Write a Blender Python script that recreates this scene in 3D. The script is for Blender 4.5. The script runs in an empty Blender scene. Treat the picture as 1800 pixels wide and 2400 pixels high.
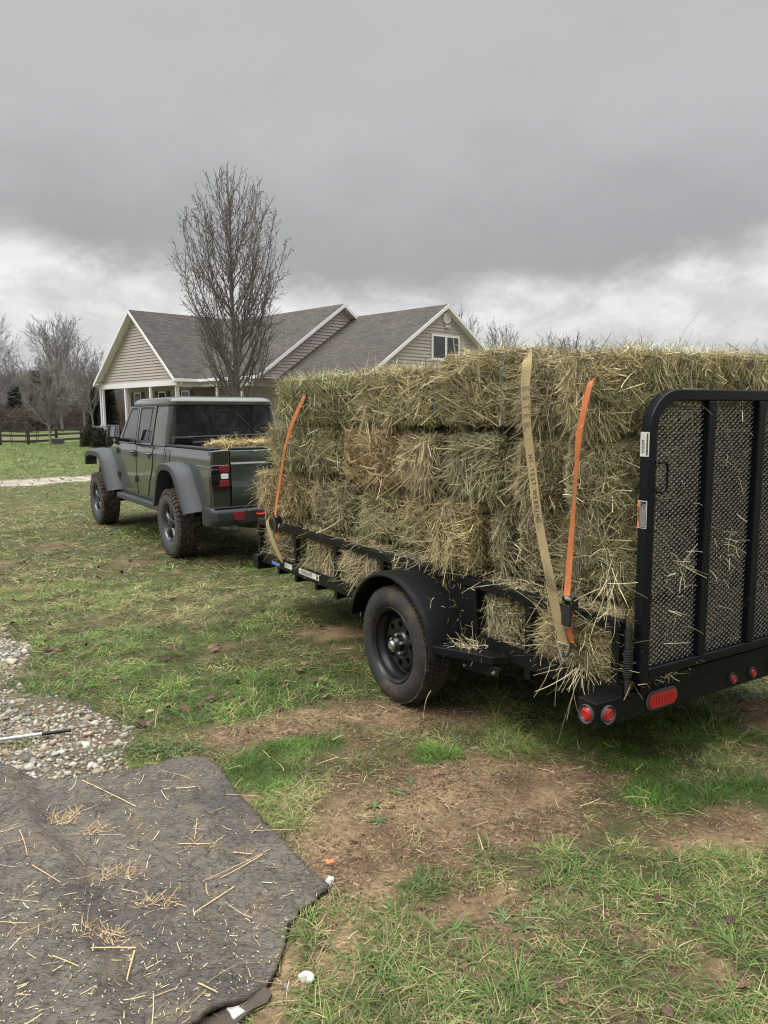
import bpy, math, random
import numpy as np
from mathutils import Vector, Matrix
R = math.radians
random.seed(7)
rng = np.random.default_rng(11)
scene = bpy.context.scene
C = scene.collection

# ------------------------------------------------------------------ camera
cam = bpy.data.cameras.new('camera'); camo = bpy.data.objects.new('camera', cam); C.objects.link(camo)
cam.sensor_fit = 'VERTICAL'; cam.sensor_height = 24; cam.lens = 1792.46/2400*24
cam.clip_start = .05; cam.clip_end = 3000
CAMH = 1.7139
camo.matrix_world = Matrix.Translation((0, 0, CAMH)) @ Matrix.Rotation(math.pi/2-.1278, 4, 'X') @ Matrix.Rotation(-.0065, 4, 'Z')
scene.camera = camo
scene.render.resolution_x, scene.render.resolution_y = 768, 1024

# ------------------------------------------------------------------ node helper
class NT:
    def __init__(s, tree): s.t = tree; s.n = tree.nodes; s.l = tree.links
    def add(s, typ, ins=None, **props):
        n = s.n.new(typ)
        for k, v in props.items(): setattr(n, k, v)
        for k, v in (ins or {}).items():
            sock = n.inputs[k]
            if isinstance(v, bpy.types.NodeSocket): s.l.new(v, sock)
            else: sock.default_value = v
        return n
    def m(s, op, a, b=0.0, c=0.0, clamp=False):
        n = s.add('ShaderNodeMath', {0: a, 1: b, 2: c}, operation=op); n.use_clamp = clamp; return n.outputs[0]
    def ss(s, v, a, b):
        n = s.add('ShaderNodeMapRange', {0: v, 1: a, 2: b, 3: 0., 4: 1.}, interpolation_type='SMOOTHSTEP'); return n.outputs[0]
    def mix(s, f, a, b):
        n = s.add('ShaderNodeMix', data_type='RGBA')
        for i, v in ((0, f), (6, a), (7, b)):
            if isinstance(v, bpy.types.NodeSocket): s.l.new(v, n.inputs[i])
            else: n.inputs[i].default_value = v if i == 0 else (tuple(v)+(1,) if len(v) == 3 else v)
        return n.outputs[2]
    def noise(s, vec, scale, detail=4, rough=.55, dist=0.):
        return s.add('ShaderNodeTexNoise', {'Vector': vec, 'Scale': scale, 'Detail': detail, 'Roughness': rough, 'Distortion': dist}).outputs[0]

# ------------------------------------------------------------------ sky: overcast, brighter overhead, torn open above the horizon
SUN_EL, SUN_AZ = R(58), R(-62)      # azimuth from +Y towards +X
w = bpy.data.worlds.new('World'); scene.world = w; w.use_nodes = True
nt = NT(w.node_tree); nt.n.clear()
g = nt.add('ShaderNodeTexCoord').outputs['Generated']
sp = nt.add('ShaderNodeSeparateXYZ', {0: g}); X, Y, Z = sp.outputs
el = nt.m('MULTIPLY', nt.m('ARCSINE', Z), 57.2958)
az = nt.m('MULTIPLY', nt.m('ARCTAN2', X, Y), 57.2958)
sky_vec = nt.add('ShaderNodeCombineXYZ', {0: nt.m('MULTIPLY', az, .055), 1: nt.m('MULTIPLY', el, .11), 2: 0.}).outputs[0]
n1 = nt.noise(sky_vec, 1.0, 5, .55, .4)
n2 = nt.noise(sky_vec, 3.1, 6, .6, .3)
azc = nt.m('MINIMUM', nt.m('MAXIMUM', az, -45.), 45.)
eb = nt.m('ADD', nt.m('MULTIPLY', nt.m('POWER', nt.m('ABSOLUTE', nt.m('MULTIPLY', nt.m('SUBTRACT', azc, 2.), 1/26.)), 1.6), 3.5), 7.6)
eb = nt.m('ADD', eb, nt.m('MULTIPLY', nt.m('SUBTRACT', n1, .5), 4.2))
eb = nt.m('ADD', eb, nt.m('MULTIPLY', nt.m('SUBTRACT', n2, .5), 3.0))
up = nt.ss(nt.m('SUBTRACT', el, eb), -1.3, 2.6)                       # 0 under the cloud edge, 1 in the dark deck
bright = nt.mix(nt.ss(n2, .3, .72), (.55, .55, .545), (.80, .795, .775))
low = nt.mix(nt.ss(el, 1., 7.5), (.47, .485, .515), bright)
deckn = nt.m('ADD', nt.m('MULTIPLY', nt.m('SUBTRACT', n2, .5), .07), nt.m('MULTIPLY', nt.m('SUBTRACT', n1, .5), .17))
deck = nt.mix(nt.ss(nt.m('ADD', el, nt.m('MULTIPLY', deckn, 40.)), 9., 21.), (.345, .352, .353), (.445, .454, .457))
dv = nt.add('ShaderNodeCombineXYZ', {0: nt.m('ADD', deckn, 1.), 1: nt.m('ADD', deckn, 1.), 2: nt.m('ADD', deckn, 1.)}).outputs[0]
deck = nt.add('ShaderNodeVectorMath', {0: deck, 1: dv}, operation='MULTIPLY').outputs[0]
col = nt.mix(up, low, deck)
zen = nt.ss(el, 29., 62.)                                              # overcast skies are brightest overhead
col = nt.mix(zen, col, (3.3, 3.35, 3.42))
sky = nt.add('ShaderNodeTexSky', sky_type='NISHITA', sun_disc=False, sun_elevation=SUN_EL, sun_rotation=SUN_AZ)
thin = nt.add('ShaderNodeVectorMath', {0: sky.outputs[0], 'Scale': .1}, operation='SCALE').outputs[0]
col = nt.mix(.04, col, thin)
bg = nt.add('ShaderNodeBackground', {'Color': col, 'Strength': 1.0})
nt.add('ShaderNodeOutputWorld', {'Surface': bg.outputs[0]})

sl = bpy.data.lights.new('sun', 'SUN'); sl.energy = 1.5; sl.angle = R(35); sl.color = (1, .975, .93)
so = bpy.data.objects.new('sun', sl); C.objects.link(so)
sd = Vector((math.sin(SUN_AZ)*math.cos(SUN_EL), math.cos(SUN_AZ)*math.cos(SUN_EL), math.sin(SUN_EL)))
# sun direction chosen, high behind the viewer's left shoulder, so visible faces are lit
sd = Vector((-.55, -.28, .79)).normalized()
so.rotation_euler = sd.to_track_quat('Z', 'Y').to_euler()
sky.sun_elevation = math.asin(sd.z); sky.sun_rotation = math.atan2(sd.x, sd.y)
scene.view_settings.view_transform = 'Standard'; scene.view_settings.look = 'None'
scene.view_settings.exposure = .22; scene.view_settings.gamma = 1
scene.cycles.filter_width = 1.15; scene.cycles.max_bounces = 6; scene.cycles.diffuse_bounces = 3; scene.cycles.glossy_bounces = 3
scene.cycles.transparent_max_bounces = 6

# ------------------------------------------------------------------ materials
MATS = {}
def mat(name, col, rough=.6, metal=0., var=.0, vscale=8., bump=0., bscale=60., col2=None, spec=.5, coat=0., attr=None, trans=0., dirt=None):
    m = bpy.data.materials.new(name); m.use_nodes = True
    t = NT(m.node_tree); b = t.n['Principled BSDF']
    b.inputs['Roughness'].default_value = rough; b.inputs['Metallic'].default_value = metal
    b.inputs['Specular IOR Level'].default_value = spec; b.inputs['Coat Weight'].default_value = coat
    b.inputs['Coat Roughness'].default_value = .08
    co = t.add('ShaderNodeTexCoord').outputs['Object']
    c = None
    if attr:
        c = t.add('ShaderNodeAttribute', attribute_name=attr).outputs['Color']
    if var or col2:
        nz = t.noise(co, vscale, 5, .6)
        f = t.ss(nz, .35, .65)
        base = c if c else tuple(col)
        if col2: c = t.mix(f, base, tuple(col2))
        if var:
            k = t.m('ADD', t.m('MULTIPLY', t.m('SUBTRACT', nz, .5), var*2), 1.)
            kv = t.add('ShaderNodeCombineXYZ', {0: k, 1: k, 2: k}).outputs[0]
            if c is None: c = t.add('ShaderNodeRGB').outputs[0]; c.default_value = (*col, 1)
            c = t.add('ShaderNodeVectorMath', {0: c, 1: kv}, operation='MULTIPLY').outputs[0]
    if dirt:
        dcol, dsc, lo, hi = dirt
        nz = t.noise(co, dsc, 8, .7)
        c = t.mix(t.ss(nz, lo, hi), c if c else tuple(col), tuple(dcol))
        rr = t.m('ADD', t.m('MULTIPLY', t.ss(nz, lo, hi), .9-rough), rough); t.l.new(rr, b.inputs['Roughness'])
    if c is not None: t.l.new(c, b.inputs['Base Color'])
    else: b.inputs['Base Color'].default_value = (*col, 1)
    if bump:
        bn = t.add('ShaderNodeBump', {'Height': t.noise(co, bscale, 5, .6), 'Strength': bump, 'Distance': .02})
        t.l.new(bn.outputs[0], b.inputs['Normal'])
    if trans:
        tr = t.add('ShaderNodeBsdfTranslucent')
        if c is not None: t.l.new(c, tr.inputs['Color'])
        else: tr.inputs['Color'].default_value = (*col, 1)
        mx = t.add('ShaderNodeMixShader', {0: trans, 1: b.outputs[0], 2: tr.outputs[0]})
        t.l.new(mx.outputs[0], t.n['Material Output'].inputs['Surface'])
    MATS[name] = m; return m

M_black = mat('black_steel', (.006, .0065, .0065), .42, 0, spec=.22, var=.25, vscale=12, bump=.08, bscale=30, dirt=((.05, .043, .034), 9, .62, .85))
M_gate = mat('gate_steel', (.0035, .0045, .007), .38, 0, spec=.25, var=.3, vscale=10, bump=.05, bscale=40, dirt=((.045, .045, .045), 14, .63, .82))
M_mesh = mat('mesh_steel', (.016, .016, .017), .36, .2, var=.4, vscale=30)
M_mesh_lit = mat('mesh_steel_lit', (.20, .195, .185), .42, .5, var=.4, vscale=30)  # same steel coloured lighter: sky glint on one strand family put into the colour
M_rub = mat('tyre_rubber', (.024, .023, .022), .7, 0, var=.25, vscale=10, bump=.25, bscale=90, dirt=((.085, .06, .04), 8, .47, .72))
M_rubm = mat('tyre_rubber_muddy', (.038, .032, .026), .9, 0, bump=.5, bscale=70, dirt=((.125, .092, .060), 16, .44, .68))
M_wall = mat('tyre_sidewall', (.055, .055, .053), .75, 0, var=.2, bump=.15, bscale=60, dirt=((.10, .085, .065), 7, .5, .75))
M_rim = mat('rim_grey', (.10, .105, .11), .32, .75, var=.15)
M_rimb = mat('rim_black', (.010, .010, .010), .28, 0, var=.2, dirt=((.05, .042, .032), 14, .62, .85))
M_chrome = mat('zinc', (.55, .54, .50), .35, .9, var=.1)
M_paint = mat('truck_paint', (.040, .050, .036), .30, .3, coat=.9, var=.06, vscale=3, dirt=((.12, .11, .085), 2.2, .66, .95))
M_flare = mat('flare_plastic', (.042, .047, .052), .6, 0, var=.08, bump=.05, bscale=200)
M_plast = mat('black_plastic', (.018, .019, .02), .5, 0, var=.2)
M_under = mat('underbody', (.008, .008, .008), .9)
M_glass = mat('tinted_glass', (.008, .010, .012), .03, 0, spec=.75)
M_mirror = mat('mirror_glass', (.75, .78, .8), .03, 1.)
M_red = mat('red_lens', (.42, .012, .018), .22, 0, coat=.6, var=.15, vscale=60, bump=.1, bscale=120)
M_redm = mat('muted_red_lens', (.20, .018, .026), .3, coat=.5)
M_bump = mat('bumper_plastic', (.028, .031, .034), .55, var=.1)
M_redd = mat('dark_red_lens', (.035, .004, .007), .18, 0, coat=.6)
M_redh = mat('tow_hook_red', (.5, .012, .012), .45)
M_white = mat('white_lens', (.75, .76, .74), .25, 0, var=.2, vscale=60)
M_grom = mat('rubber_grommet', (.055, .052, .048), .7, 0, var=.3, vscale=40)
M_lab = mat('label_white', (.62, .60, .55), .5, 0, var=.12, vscale=60)
M_labo = mat('label_orange', (.65, .20, .05), .5)
M_ink = mat('ink_black', (.02, .02, .02), .6)
M_labb = mat('label_blue', (.10, .22, .55), .5)
M_twine = mat('twine', (.16, .20, .24), .7)
M_orange = mat('orange_webbing', (.56, .175, .06), .8, 0, var=.3, vscale=30, bump=.3, bscale=300, dirt=((.42, .17, .08), 8, .55, .8))
M_tan = mat('tan_webbing', (.40, .315, .15), .85, 0, var=.25, vscale=14, bump=.5, bscale=260, dirt=((.15, .13, .10), 7, .50, .72))
M_wink = mat('webbing_ink', (.085, .065, .04), .9)
M_wink2 = mat('faded_ink', (.19, .155, .095), .9, var=.5, vscale=60)
M_wood = mat('deck_wood', (.16, .11, .07), .8, 0, var=.3, vscale=6)
M_hay = mat('hay', (.3, .25, .12), .75, 0, attr='tint', spec=.25, trans=.12)
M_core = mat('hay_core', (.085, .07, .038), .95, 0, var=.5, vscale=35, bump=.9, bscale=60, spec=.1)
M_straw = mat('straw', (.5, .38, .18), .7, 0, attr='tint', spec=.25)
M_grass = mat('grass_blade', (.08, .12, .03), .55, 0, attr='tint', spec=.3, trans=.25)
M_rock = mat('limestone', (.4, .38, .34), .85, 0, attr='tint', bump=.5, bscale=80, spec=.25)
M_leaf = mat('dead_leaf', (.15, .09, .065), .6, 0, attr='tint', spec=.35, var=.3, vscale=40)
M_weed = mat('weed_leaf', (.09, .13, .05), .55, 0, attr='tint', spec=.35, trans=.2)
M_bark = mat('bark', (.15, .132, .118), .95, 0, var=.3, vscale=2, spec=.1)
M_bark2 = mat('bark_grey', (.24, .215, .19), .95, 0, var=.3, vscale=1, spec=.1)
M_bark3 = mat('bark_far', (.19, .175, .165), .95, 0, var=.3, vscale=.5, spec=.1)
M_bud = mat('buds', (.13, .045, .04), .8)
M_brush = mat('brush', (.10, .085, .07), .95, 0, attr='tint', spec=.1)
M_fence = mat('fence_wood', (.055, .045, .036), .9, 0, var=.4, vscale=3, bump=.3, bscale=20)
M_pole = mat('pole_metal', (.55, .57, .6), .35, .3, var=.1)
M_trim = mat('white_trim', (.78, .755, .76), .5, 0, var=.05, vscale=.8)
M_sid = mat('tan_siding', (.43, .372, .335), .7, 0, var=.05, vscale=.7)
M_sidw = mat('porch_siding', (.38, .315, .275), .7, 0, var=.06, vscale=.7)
M_shut = mat('shutter', (.035, .045, .05), .6)
M_conc = mat('concrete', (.4, .39, .36), .9, 0, var=.1)
M_soffit = mat('soffit', (.70, .68, .66), .8)

def mat_roof():
    m = bpy.data.materials.new('shingles'); m.use_nodes = True; t = NT(m.node_tree); b = t.n['Principled BSDF']
    uv = t.add('ShaderNodeUVMap', uv_map='uv').outputs[0]
    br = t.add('ShaderNodeTexBrick', {'Vector': uv, 'Color1': (.086, .071, .060, 1), 'Color2': (.050, .042, .036, 1), 'Mortar': (.04, .034, .03, 1), 'Scale': 1., 'Mortar Size': .012, 'Brick Width': .32, 'Row Height': .145, 'Bias': -.1}, offset=.37)
    nz = t.noise(uv, .8, 6, .65); k = t.m('ADD', t.m('MULTIPLY', nz, .9), .55)
    kv = t.add('ShaderNodeCombineXYZ', {0: k, 1: k, 2: k}).outputs[0]
    c = t.add('ShaderNodeVectorMath', {0: br.outputs[0], 1: kv}, operation='MULTIPLY').outputs[0]
    t.l.new(c, b.inputs['Base Color']); b.inputs['Roughness'].default_value = .92
    bn = t.add('ShaderNodeBump', {'Height': br.outputs['Fac'], 'Strength': .5, 'Distance': .02}, invert=True); t.l.new(bn.outputs[0], b.inputs['Normal'])
    return m
M_roof = mat_roof()

# ------------------------------------------------------------------ mesh builder
def link(o, parent=None):
    C.objects.link(o)
    if parent is not None: o.parent = parent
    return o
def tag(o, label=None, cat=None, group=None, kind=None):
    if label: o['label'] = label
    if cat: o['category'] = cat
    if group: o['group'] = group
    if kind: o['kind'] = kind
    return o
def empty(name, loc=(0, 0, 0), rz=0., label=None, cat=None, group=None):
    o = bpy.data.objects.new(name, None); o.location = loc; o.rotation_euler = (0, 0, rz); C.objects.link(o)
    o.empty_display_size = .2
    return tag(o, label, cat, group)
class MB:
    def __init__(s): s.v = []; s.f = []; s.mi = []; s.cur = 0; s.xf = None
    def _add(s, vs, fs):
        o = len(s.v)
        if s.xf is not None: vs = [tuple(s.xf @ Vector(p)) for p in vs]
        s.v += [tuple(p) for p in vs]; s.f += [tuple(i+o for i in f) for f in fs]; s.mi += [s.cur]*len(fs)
        return s
    def box(s, x0, x1, y0, y1, z0, z1):
        return s._add([(x, y, z) for x in (x0, x1) for y in (y0, y1) for z in (z0, z1)],
                      [(0, 1, 3, 2), (4, 6, 7, 5), (0, 4, 5, 1), (2, 3, 7, 6), (0, 2, 6, 4), (1, 5, 7, 3)])
    def bar(s, a, b, w, h=None, up=(0, 0, 1)):
        a, b = Vector(a), Vector(b); h = h or w; d = (b-a).normalized(); u = Vector(up)
        x = d.cross(u)
        if x.length < 1e-4: x = d.cross(Vector((1, 0, 0)))
        x.normalize(); y = x.cross(d)
        vs = [p+x*i*w/2+y*j*h/2 for p in (a, b) for i, j in ((-1, -1), (1, -1), (1, 1), (-1, 1))]
        return s._add(vs, [(0, 1, 2, 3), (7, 6, 5, 4), (0, 4, 5, 1), (1, 5, 6, 2), (2, 6, 7, 3), (3, 7, 4, 0)])
    def tube(s, pts, r, n=8, cap=True):
        pts = [Vector(p) for p in pts]; rs = r if isinstance(r, (list, tuple)) else [r]*len(pts)
        vs = []; prev = None
        for i, p in enumerate(pts):
            d = (pts[min(i+1, len(pts)-1)]-pts[max(i-1, 0)]).normalized()
            if prev is None:
                x = d.cross(Vector((0, 0, 1)))
                if x.length < .05: x = d.cross(Vector((1, 0, 0)))
            else: x = prev-d*prev.dot(d)
            x.normalize(); prev = x; y = d.cross(x)
            for k in range(n):
                a = 2*math.pi*k/n; vs.append(p+(x*math.cos(a)+y*math.sin(a))*rs[i])
        fs = [(i*n+k, i*n+(k+1) % n, (i+1)*n+(k+1) % n, (i+1)*n+k) for i in range(len(pts)-1) for k in range(n)]
        if cap: fs += [tuple(range(n))[::-1], tuple((len(pts)-1)*n+k for k in range(n))]
        return s._add(vs, fs)
    def sweep(s, pts, w, d, axis='y', closed=False):
        """rectangular section swept along a path lying in the x-z (axis y) or y-z (axis x) plane"""
        n = len(pts); vs = []
        A = Vector((0, 1, 0)) if axis == 'y' else Vector((1, 0, 0))
        for i, p in enumerate(pts):
            p = Vector(p)
            a = Vector(pts[i-1 if (i or closed) else 0]); b = Vector(pts[(i+1) % n if closed else min(i+1, n-1)])
            t = (b-a).normalized(); nn = t.cross(A).normalized()
            for u, q in ((-1, -1), (1, -1), (1, 1), (-1, 1)): vs.append(p+nn*u*w/2+A*q*d/2)
        fs = []
        for i in range(n if closed else n-1):
            j = (i+1) % n
            fs += [(i*4+k, i*4+(k+1) % 4, j*4+(k+1) % 4, j*4+k) for k in range(4)]
        if not closed: fs += [(3, 2, 1, 0), tuple((n-1)*4+k for k in range(4))]
        return s._add(vs, fs)
    def lathe(s, prof, n=32, axis='x', c=(0, 0, 0), closed=False):
        """prof: (along axis, radius)"""
        vs = []
        for k in range(n):
            a = 2*math.pi*k/n; ca, sa = math.cos(a), math.sin(a)
            for h, r in prof:
                if axis == 'x': p = (h, r*ca, r*sa)
                elif axis == 'y': p = (r*ca, h, r*sa)
                else: p = (r*ca, r*sa, h)
                vs.append((p[0]+c[0], p[1]+c[1], p[2]+c[2]))
        m = len(prof); fs = []
        for k in range(n):
            q = (k+1) % n
            for i in range(m-1 if not closed else m):
                j = (i+1) % m
                fs.append((k*m+i, k*m+j, q*m+j, q*m+i))
        return s._add(vs, fs)
    def disc(s, c, r, axis, n=20, th=.004, scale=(1, 1)):
        prof = [(-th, 0.0001), (-th, r), (th, r), (th, 0.0001)]
        return s.lathe(prof, n, axis, c)
    def prism(s, poly, a0, a1, axis='x'):
        """poly in the (y,z) plane extruded along x, or (x,z) along y, or (x,y) along z"""
        n = len(poly)
        def P(p, a): return (a, p[0], p[1]) if axis == 'x' else ((p[0], a, p[1]) if axis == 'y' else (p[0], p[1], a))
        vs = [P(p, a0) for p in poly]+[P(p, a1) for p in poly]
        fs = [tuple(range(n)), tuple(range(2*n-1, n-1, -1))]+[(i, i+n, (i+1) % n+n, (i+1) % n) for i in range(n)]
        return s._add(vs, fs)
    def loft(s, secs, closed_sec=True, caps=False):
        n = len(secs[0]); vs = [p for q in secs for p in q]; fs = []
        for i in range(len(secs)-1):
            for k in range(n if closed_sec else n-1):
                j = (k+1) % n; fs.append((i*n+k, i*n+j, (i+1)*n+j, (i+1)*n+k))
        if caps: fs += [tuple(range(n))[::-1], tuple((len(secs)-1)*n+k for k in range(n))]
        return s._add(vs, fs)
    def build(s, name, m, parent=None, smooth=False, bevel=0., seg=2, loc=None, fix=True):
        me = bpy.data.meshes.new(name); me.from_pydata(s.v, [], s.f)
        for mm in (m if isinstance(m, (list, tuple)) else [m]): me.materials.append(mm)
        if len(me.materials) > 1: me.polygons.foreach_set('material_index', s.mi)
        if fix:
            import bmesh
            bm = bmesh.new(); bm.from_mesh(me); bmesh.ops.recalc_face_normals(bm, faces=bm.faces); bm.to_mesh(me); bm.free()
        if smooth: me.shade_smooth()
        o = bpy.data.objects.new(name, me); link(o, parent)
        if loc: o.location = loc
        if bevel:
            b = o.modifiers.new('bevel', 'BEVEL'); b.width = bevel; b.segments = seg; b.limit_method = 'ANGLE'; b.angle_limit = R(35)
            if not smooth: me.shade_smooth()
            b.harden_normals = True
        if smooth == 'auto' or (smooth and not bevel):
            try: me.set_sharp_from_angle(angle=R(38))
            except Exception: pass
        return o

def npmesh(name, v, faces4=None, faces3=None, mats=(), parent=None, tint=None, smooth=False, mi=None):
    """fast mesh from arrays; tint = per-vertex rgb"""
    me = bpy.data.meshes.new(name)
    v = np.asarray(v, np.float32); me.vertices.add(len(v)); me.vertices.foreach_set('co', v.ravel())
    f4 = np.zeros((0, 4), np.int64) if faces4 is None else np.asarray(faces4); f3 = np.zeros((0, 3), np.int64) if faces3 is None else np.asarray(faces3)
    lv = np.concatenate([f4.ravel(), f3.ravel()]).astype(np.int32)
    me.loops.add(len(lv)); me.loops.foreach_set('vertex_index', lv)
    ls = np.concatenate([np.arange(len(f4))*4, len(f4)*4+np.arange(len(f3))*3]).astype(np.int32)
    me.polygons.add(len(ls)); me.polygons.foreach_set('loop_start', ls)
    try: me.polygons.foreach_set('loop_total', np.concatenate([np.full(len(f4), 4), np.full(len(f3), 3)]).astype(np.int32))
    except Exception: pass
    if mi is not None: me.polygons.foreach_set('material_index', np.asarray(mi, np.int32))
    me.update(calc_edges=True)
    if smooth: me.polygons.foreach_set('use_smooth', np.ones(len(ls), bool))
    for m in mats: me.materials.append(m)
    if tint is not None:
        a = me.color_attributes.new('tint', 'FLOAT_COLOR', 'POINT')
        t = np.ones((len(v), 4), np.float32); t[:, :3] = tint; a.data.foreach_set('color', t.ravel())
    o = bpy.data.objects.new(name, me); link(o, parent); return o

def norm(a): return a/np.maximum(np.linalg.norm(a, axis=1, keepdims=True), 1e-9)
def ribbons(P, D, Nn, L, W, curl, col, seg=3, taper=.5, kink=None):
    """N curved strips: start P, direction D, facing Nn, length L, width W, curl = bend vector (N,3). returns verts, quads, tint"""
    N = len(P); side = norm(np.cross(D, Nn)); vs = []
    for i in range(seg+1):
        t = i/seg
        c = P+D*(L*t)[:, None]+curl*(L*t*t)[:, None]
        w_ = (W*(1-(1-taper)*t)/2)[:, None]
        vs += [c-side*w_, c+side*w_]
    V = np.stack(vs, 1)                                  # N, 2(seg+1), 3
    k = 2*(seg+1); base = (np.arange(N)*k)[:, None, None]
    q = np.array([[2*i, 2*i+1, 2*i+3, 2*i+2] for i in range(seg)])[None]
    return V.reshape(-1, 3), (base+q).reshape(-1, 4), np.repeat(col, k, 0)
class Acc:
    def __init__(s): s.v = []; s.q = []; s.t = []; s.n = 0; s.m = []
    def add(s, v, q, t, m=0):
        s.v.append(v); s.q.append(q+s.n); s.t.append(t); s.n += len(v); s.m.append(np.full(len(q), m)); return s
    def build(s, name, mats, parent=None, smooth=False):
        return npmesh(name, np.concatenate(s.v), np.concatenate(s.q), None, mats, parent, np.concatenate(s.t), smooth, np.concatenate(s.m) if len(mats) > 1 else None)

# value noise for terrain, soil and density maps
_perm = np.random.default_rng(3).random((256, 256))
def vnoise(x, y):
    xi = np.floor(x).astype(int); yi = np.floor(y).astype(int); fx = x-xi; fy = y-yi
    fx = fx*fx*(3-2*fx); fy = fy*fy*(3-2*fy)
    g_ = lambda a, b: _perm[a & 255, b & 255]
    return (g_(xi, yi)*(1-fx)+g_(xi+1, yi)*fx)*(1-fy)+(g_(xi, yi+1)*(1-fx)+g_(xi+1, yi+1)*fx)*fy
def fbm(x, y, sc, o=4):
    s_, a, t = 0, .5, 0
    for i in range(o): s_ = s_+a*vnoise(x*sc*2**i+17.3*i, y*sc*2**i+5.1*i); t += a; a *= .55
    return s_/t
def sst(x, a, b):
    t = np.clip((x-a)/(b-a), 0, 1); return t*t*(3-2*t)
def inpoly(x, y, poly):
    ins = np.zeros(np.shape(x), bool); n = len(poly)
    for i in range(n):
        x0, y0 = poly[i]; x1, y1 = poly[(i+1) % n]
        c = ((y0 > y) != (y1 > y)) & (x < (x1-x0)*(y-y0)/((y1-y0) or 1e-9)+x0); ins ^= c
    return ins

def text_mesh(txt, size, m, name, parent, mw, bold=False):
    cu = bpy.data.curves.new('txt', 'FONT'); cu.body = txt; cu.size = size; cu.align_x = 'CENTER'; cu.align_y = 'CENTER'; cu.extrude = .0004
    if bold: cu.offset = size*.02
    to = bpy.data.objects.new('txt', cu); C.objects.link(to)
    dg = bpy.context.evaluated_depsgraph_get(); me = bpy.data.meshes.new_from_object(to.evaluated_get(dg))
    bpy.data.objects.remove(to); me.materials.clear(); me.materials.append(m)
    me.transform(mw)
    o = bpy.data.objects.new(name, me); link(o, parent); return o

# ------------------------------------------------------------------ ground maps (world metres)
MAT_POLY = [(-3.2, 3.44), (-2.5, 3.52), (-1.845, 3.468), (-1.62, 3.40), (-1.461, 3.371), (-1.402, 3.39), (-1.20, 3.53), (-1.032, 3.631), (-.903, 3.652),
            (-.82, 3.55), (-.751, 3.411), (-.60, 3.17), (-.464, 2.963), (-.37, 2.82), (-.295, 2.702), (-.20, 2.575), (-.25, 2.49), (-.31, 2.428), (-.335, 2.355),
            (-.335, 2.247), (-.36, 2.097), (-.40, 2.05), (-.455, 2.01), (-.52, 1.955), (-.57, 1.88), (-.66, 1.7), (-.8, 1.3), (-3.2, 1.3)]
GRAVEL = [(-5.5, 6.6), (-3.5, 6.1), (-2.96, 5.75), (-2.62, 5.45), (-2.42, 5.15), (-2.33, 4.9), (-2.25, 4.7), (-1.98, 4.45), (-1.75, 4.25), (-1.50, 4.05), (-1.30, 3.82), (-1.22, 3.55), (-1.3, 3.3), (-5.5, 3.3)]
def ell(x, y, cx, cy, rx, ry, rot=0., soft=.35):
    c, s_ = math.cos(rot), math.sin(rot); u = ((x-cx)*c+(y-cy)*s_)/rx; v = (-(x-cx)*s_+(y-cy)*c)/ry
    return 1-sst(np.sqrt(u*u+v*v)+(fbm(x, y, 3.1/max(rx, ry))-.5)*.9, 1-soft, 1+soft)
def gravelmask(x, y):
    wx = x+(fbm(x, y, 2.5)-.5)*.5; wy = y+(fbm(x+9, y, 2.5)-.5)*.5
    return inpoly(wx, wy, GRAVEL)
def drivemask(x, y):
    # gravel track crossing behind the truck
    yc = 20.3+(x+10)*1.12*.62+.8*np.sin(x*.12); return sst(1.55-np.abs(y-yc)+(fbm(x, y, .8)-.5)*1.2, 0, .5)
def baremask(x, y):
    m = np.zeros(np.shape(x))
    for e in ((.48, 3.28, .72, .45, .1, .6), (.05, 2.98, .36, .42, 0, .6), (-.42, 4.15, .38, .22, .6, .5), (.2, 4.2, .45, .22, 0, .7), (-.72, 3.86, .28, .14, -.4, .5),
              (1.35, 2.95, .32, .18, 0, .6), (2.2, 4.15, .45, .22, .3, .6), (-.30, 5.9, .35, .2, 0, .8), (-.12, 2.45, .14, .4, 0, .5), (-.33, 2.2, .08, .3, 0, .5), (.3, 2.42, .2, .08, 0, .6)):
        m = np.maximum(m, ell(x, y, *e))
    m = np.maximum(m, sst(fbm(x+40, y, .9, 4), .66, .80)*.6)
    m = np.maximum(m, sst(fbm(x+80, y+20, 3.2, 3), .66, .80)*.5*sst(y, 1, 4))
    for e in ((.27, 3.70, .14, .10, 0, .3), (-.44, 3.78, .26, .13, .3, .25), (-.62, 3.50, .20, .18, -.7, .3), (.20, 3.62, .08, .05, 0, .3), (1.25, 3.62, .18, .2, .2, .3), (1.26, 3.25, .22, .12, 0, .3), (1.62, 3.28, .25, .09, 0, .3), (.14, 2.60, .09, .07, 0, .3), (1.3, 3.95, .75, .22, .25, .3), (-.95, 4.5, .55, .35, .3, .3), (.5, 4.9, .9, .45, .2, .4)):
        m = m*(1-ell(x, y, *e))
    return m
def brightmask(x, y):
    m = np.zeros(np.shape(x))
    for e in ((.27, 3.70, .14, .10, 0, .3), (-.44, 3.78, .26, .13, .3, .25), (-.62, 3.50, .20, .18, -.7, .3), (.20, 3.62, .08, .05, 0, .3), (1.25, 3.62, .18, .2, .2, .3), (1.26, 3.25, .22, .12, 0, .3), (1.62, 3.28, .25, .09, 0, .3)):
        m = np.maximum(m, ell(x, y, *e))
    m = np.maximum(m, .75*ell(x, y, 1.3, 3.95, .75, .22, .25, .3)); m = np.maximum(m, .6*ell(x, y, -.95, 4.5, .6, .4, .3, .3)); m = np.maximum(m, .35*ell(x, y, .5, 4.9, .9, .45, .2, .4))
    m = np.maximum(m, .4*sst(fbm(x+5, y+60, .7), .55, .7))
    far = sst(y-(20.3+(x+10)*.694), .5, 3); m = np.maximum(m, far*.85)
    return m
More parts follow.
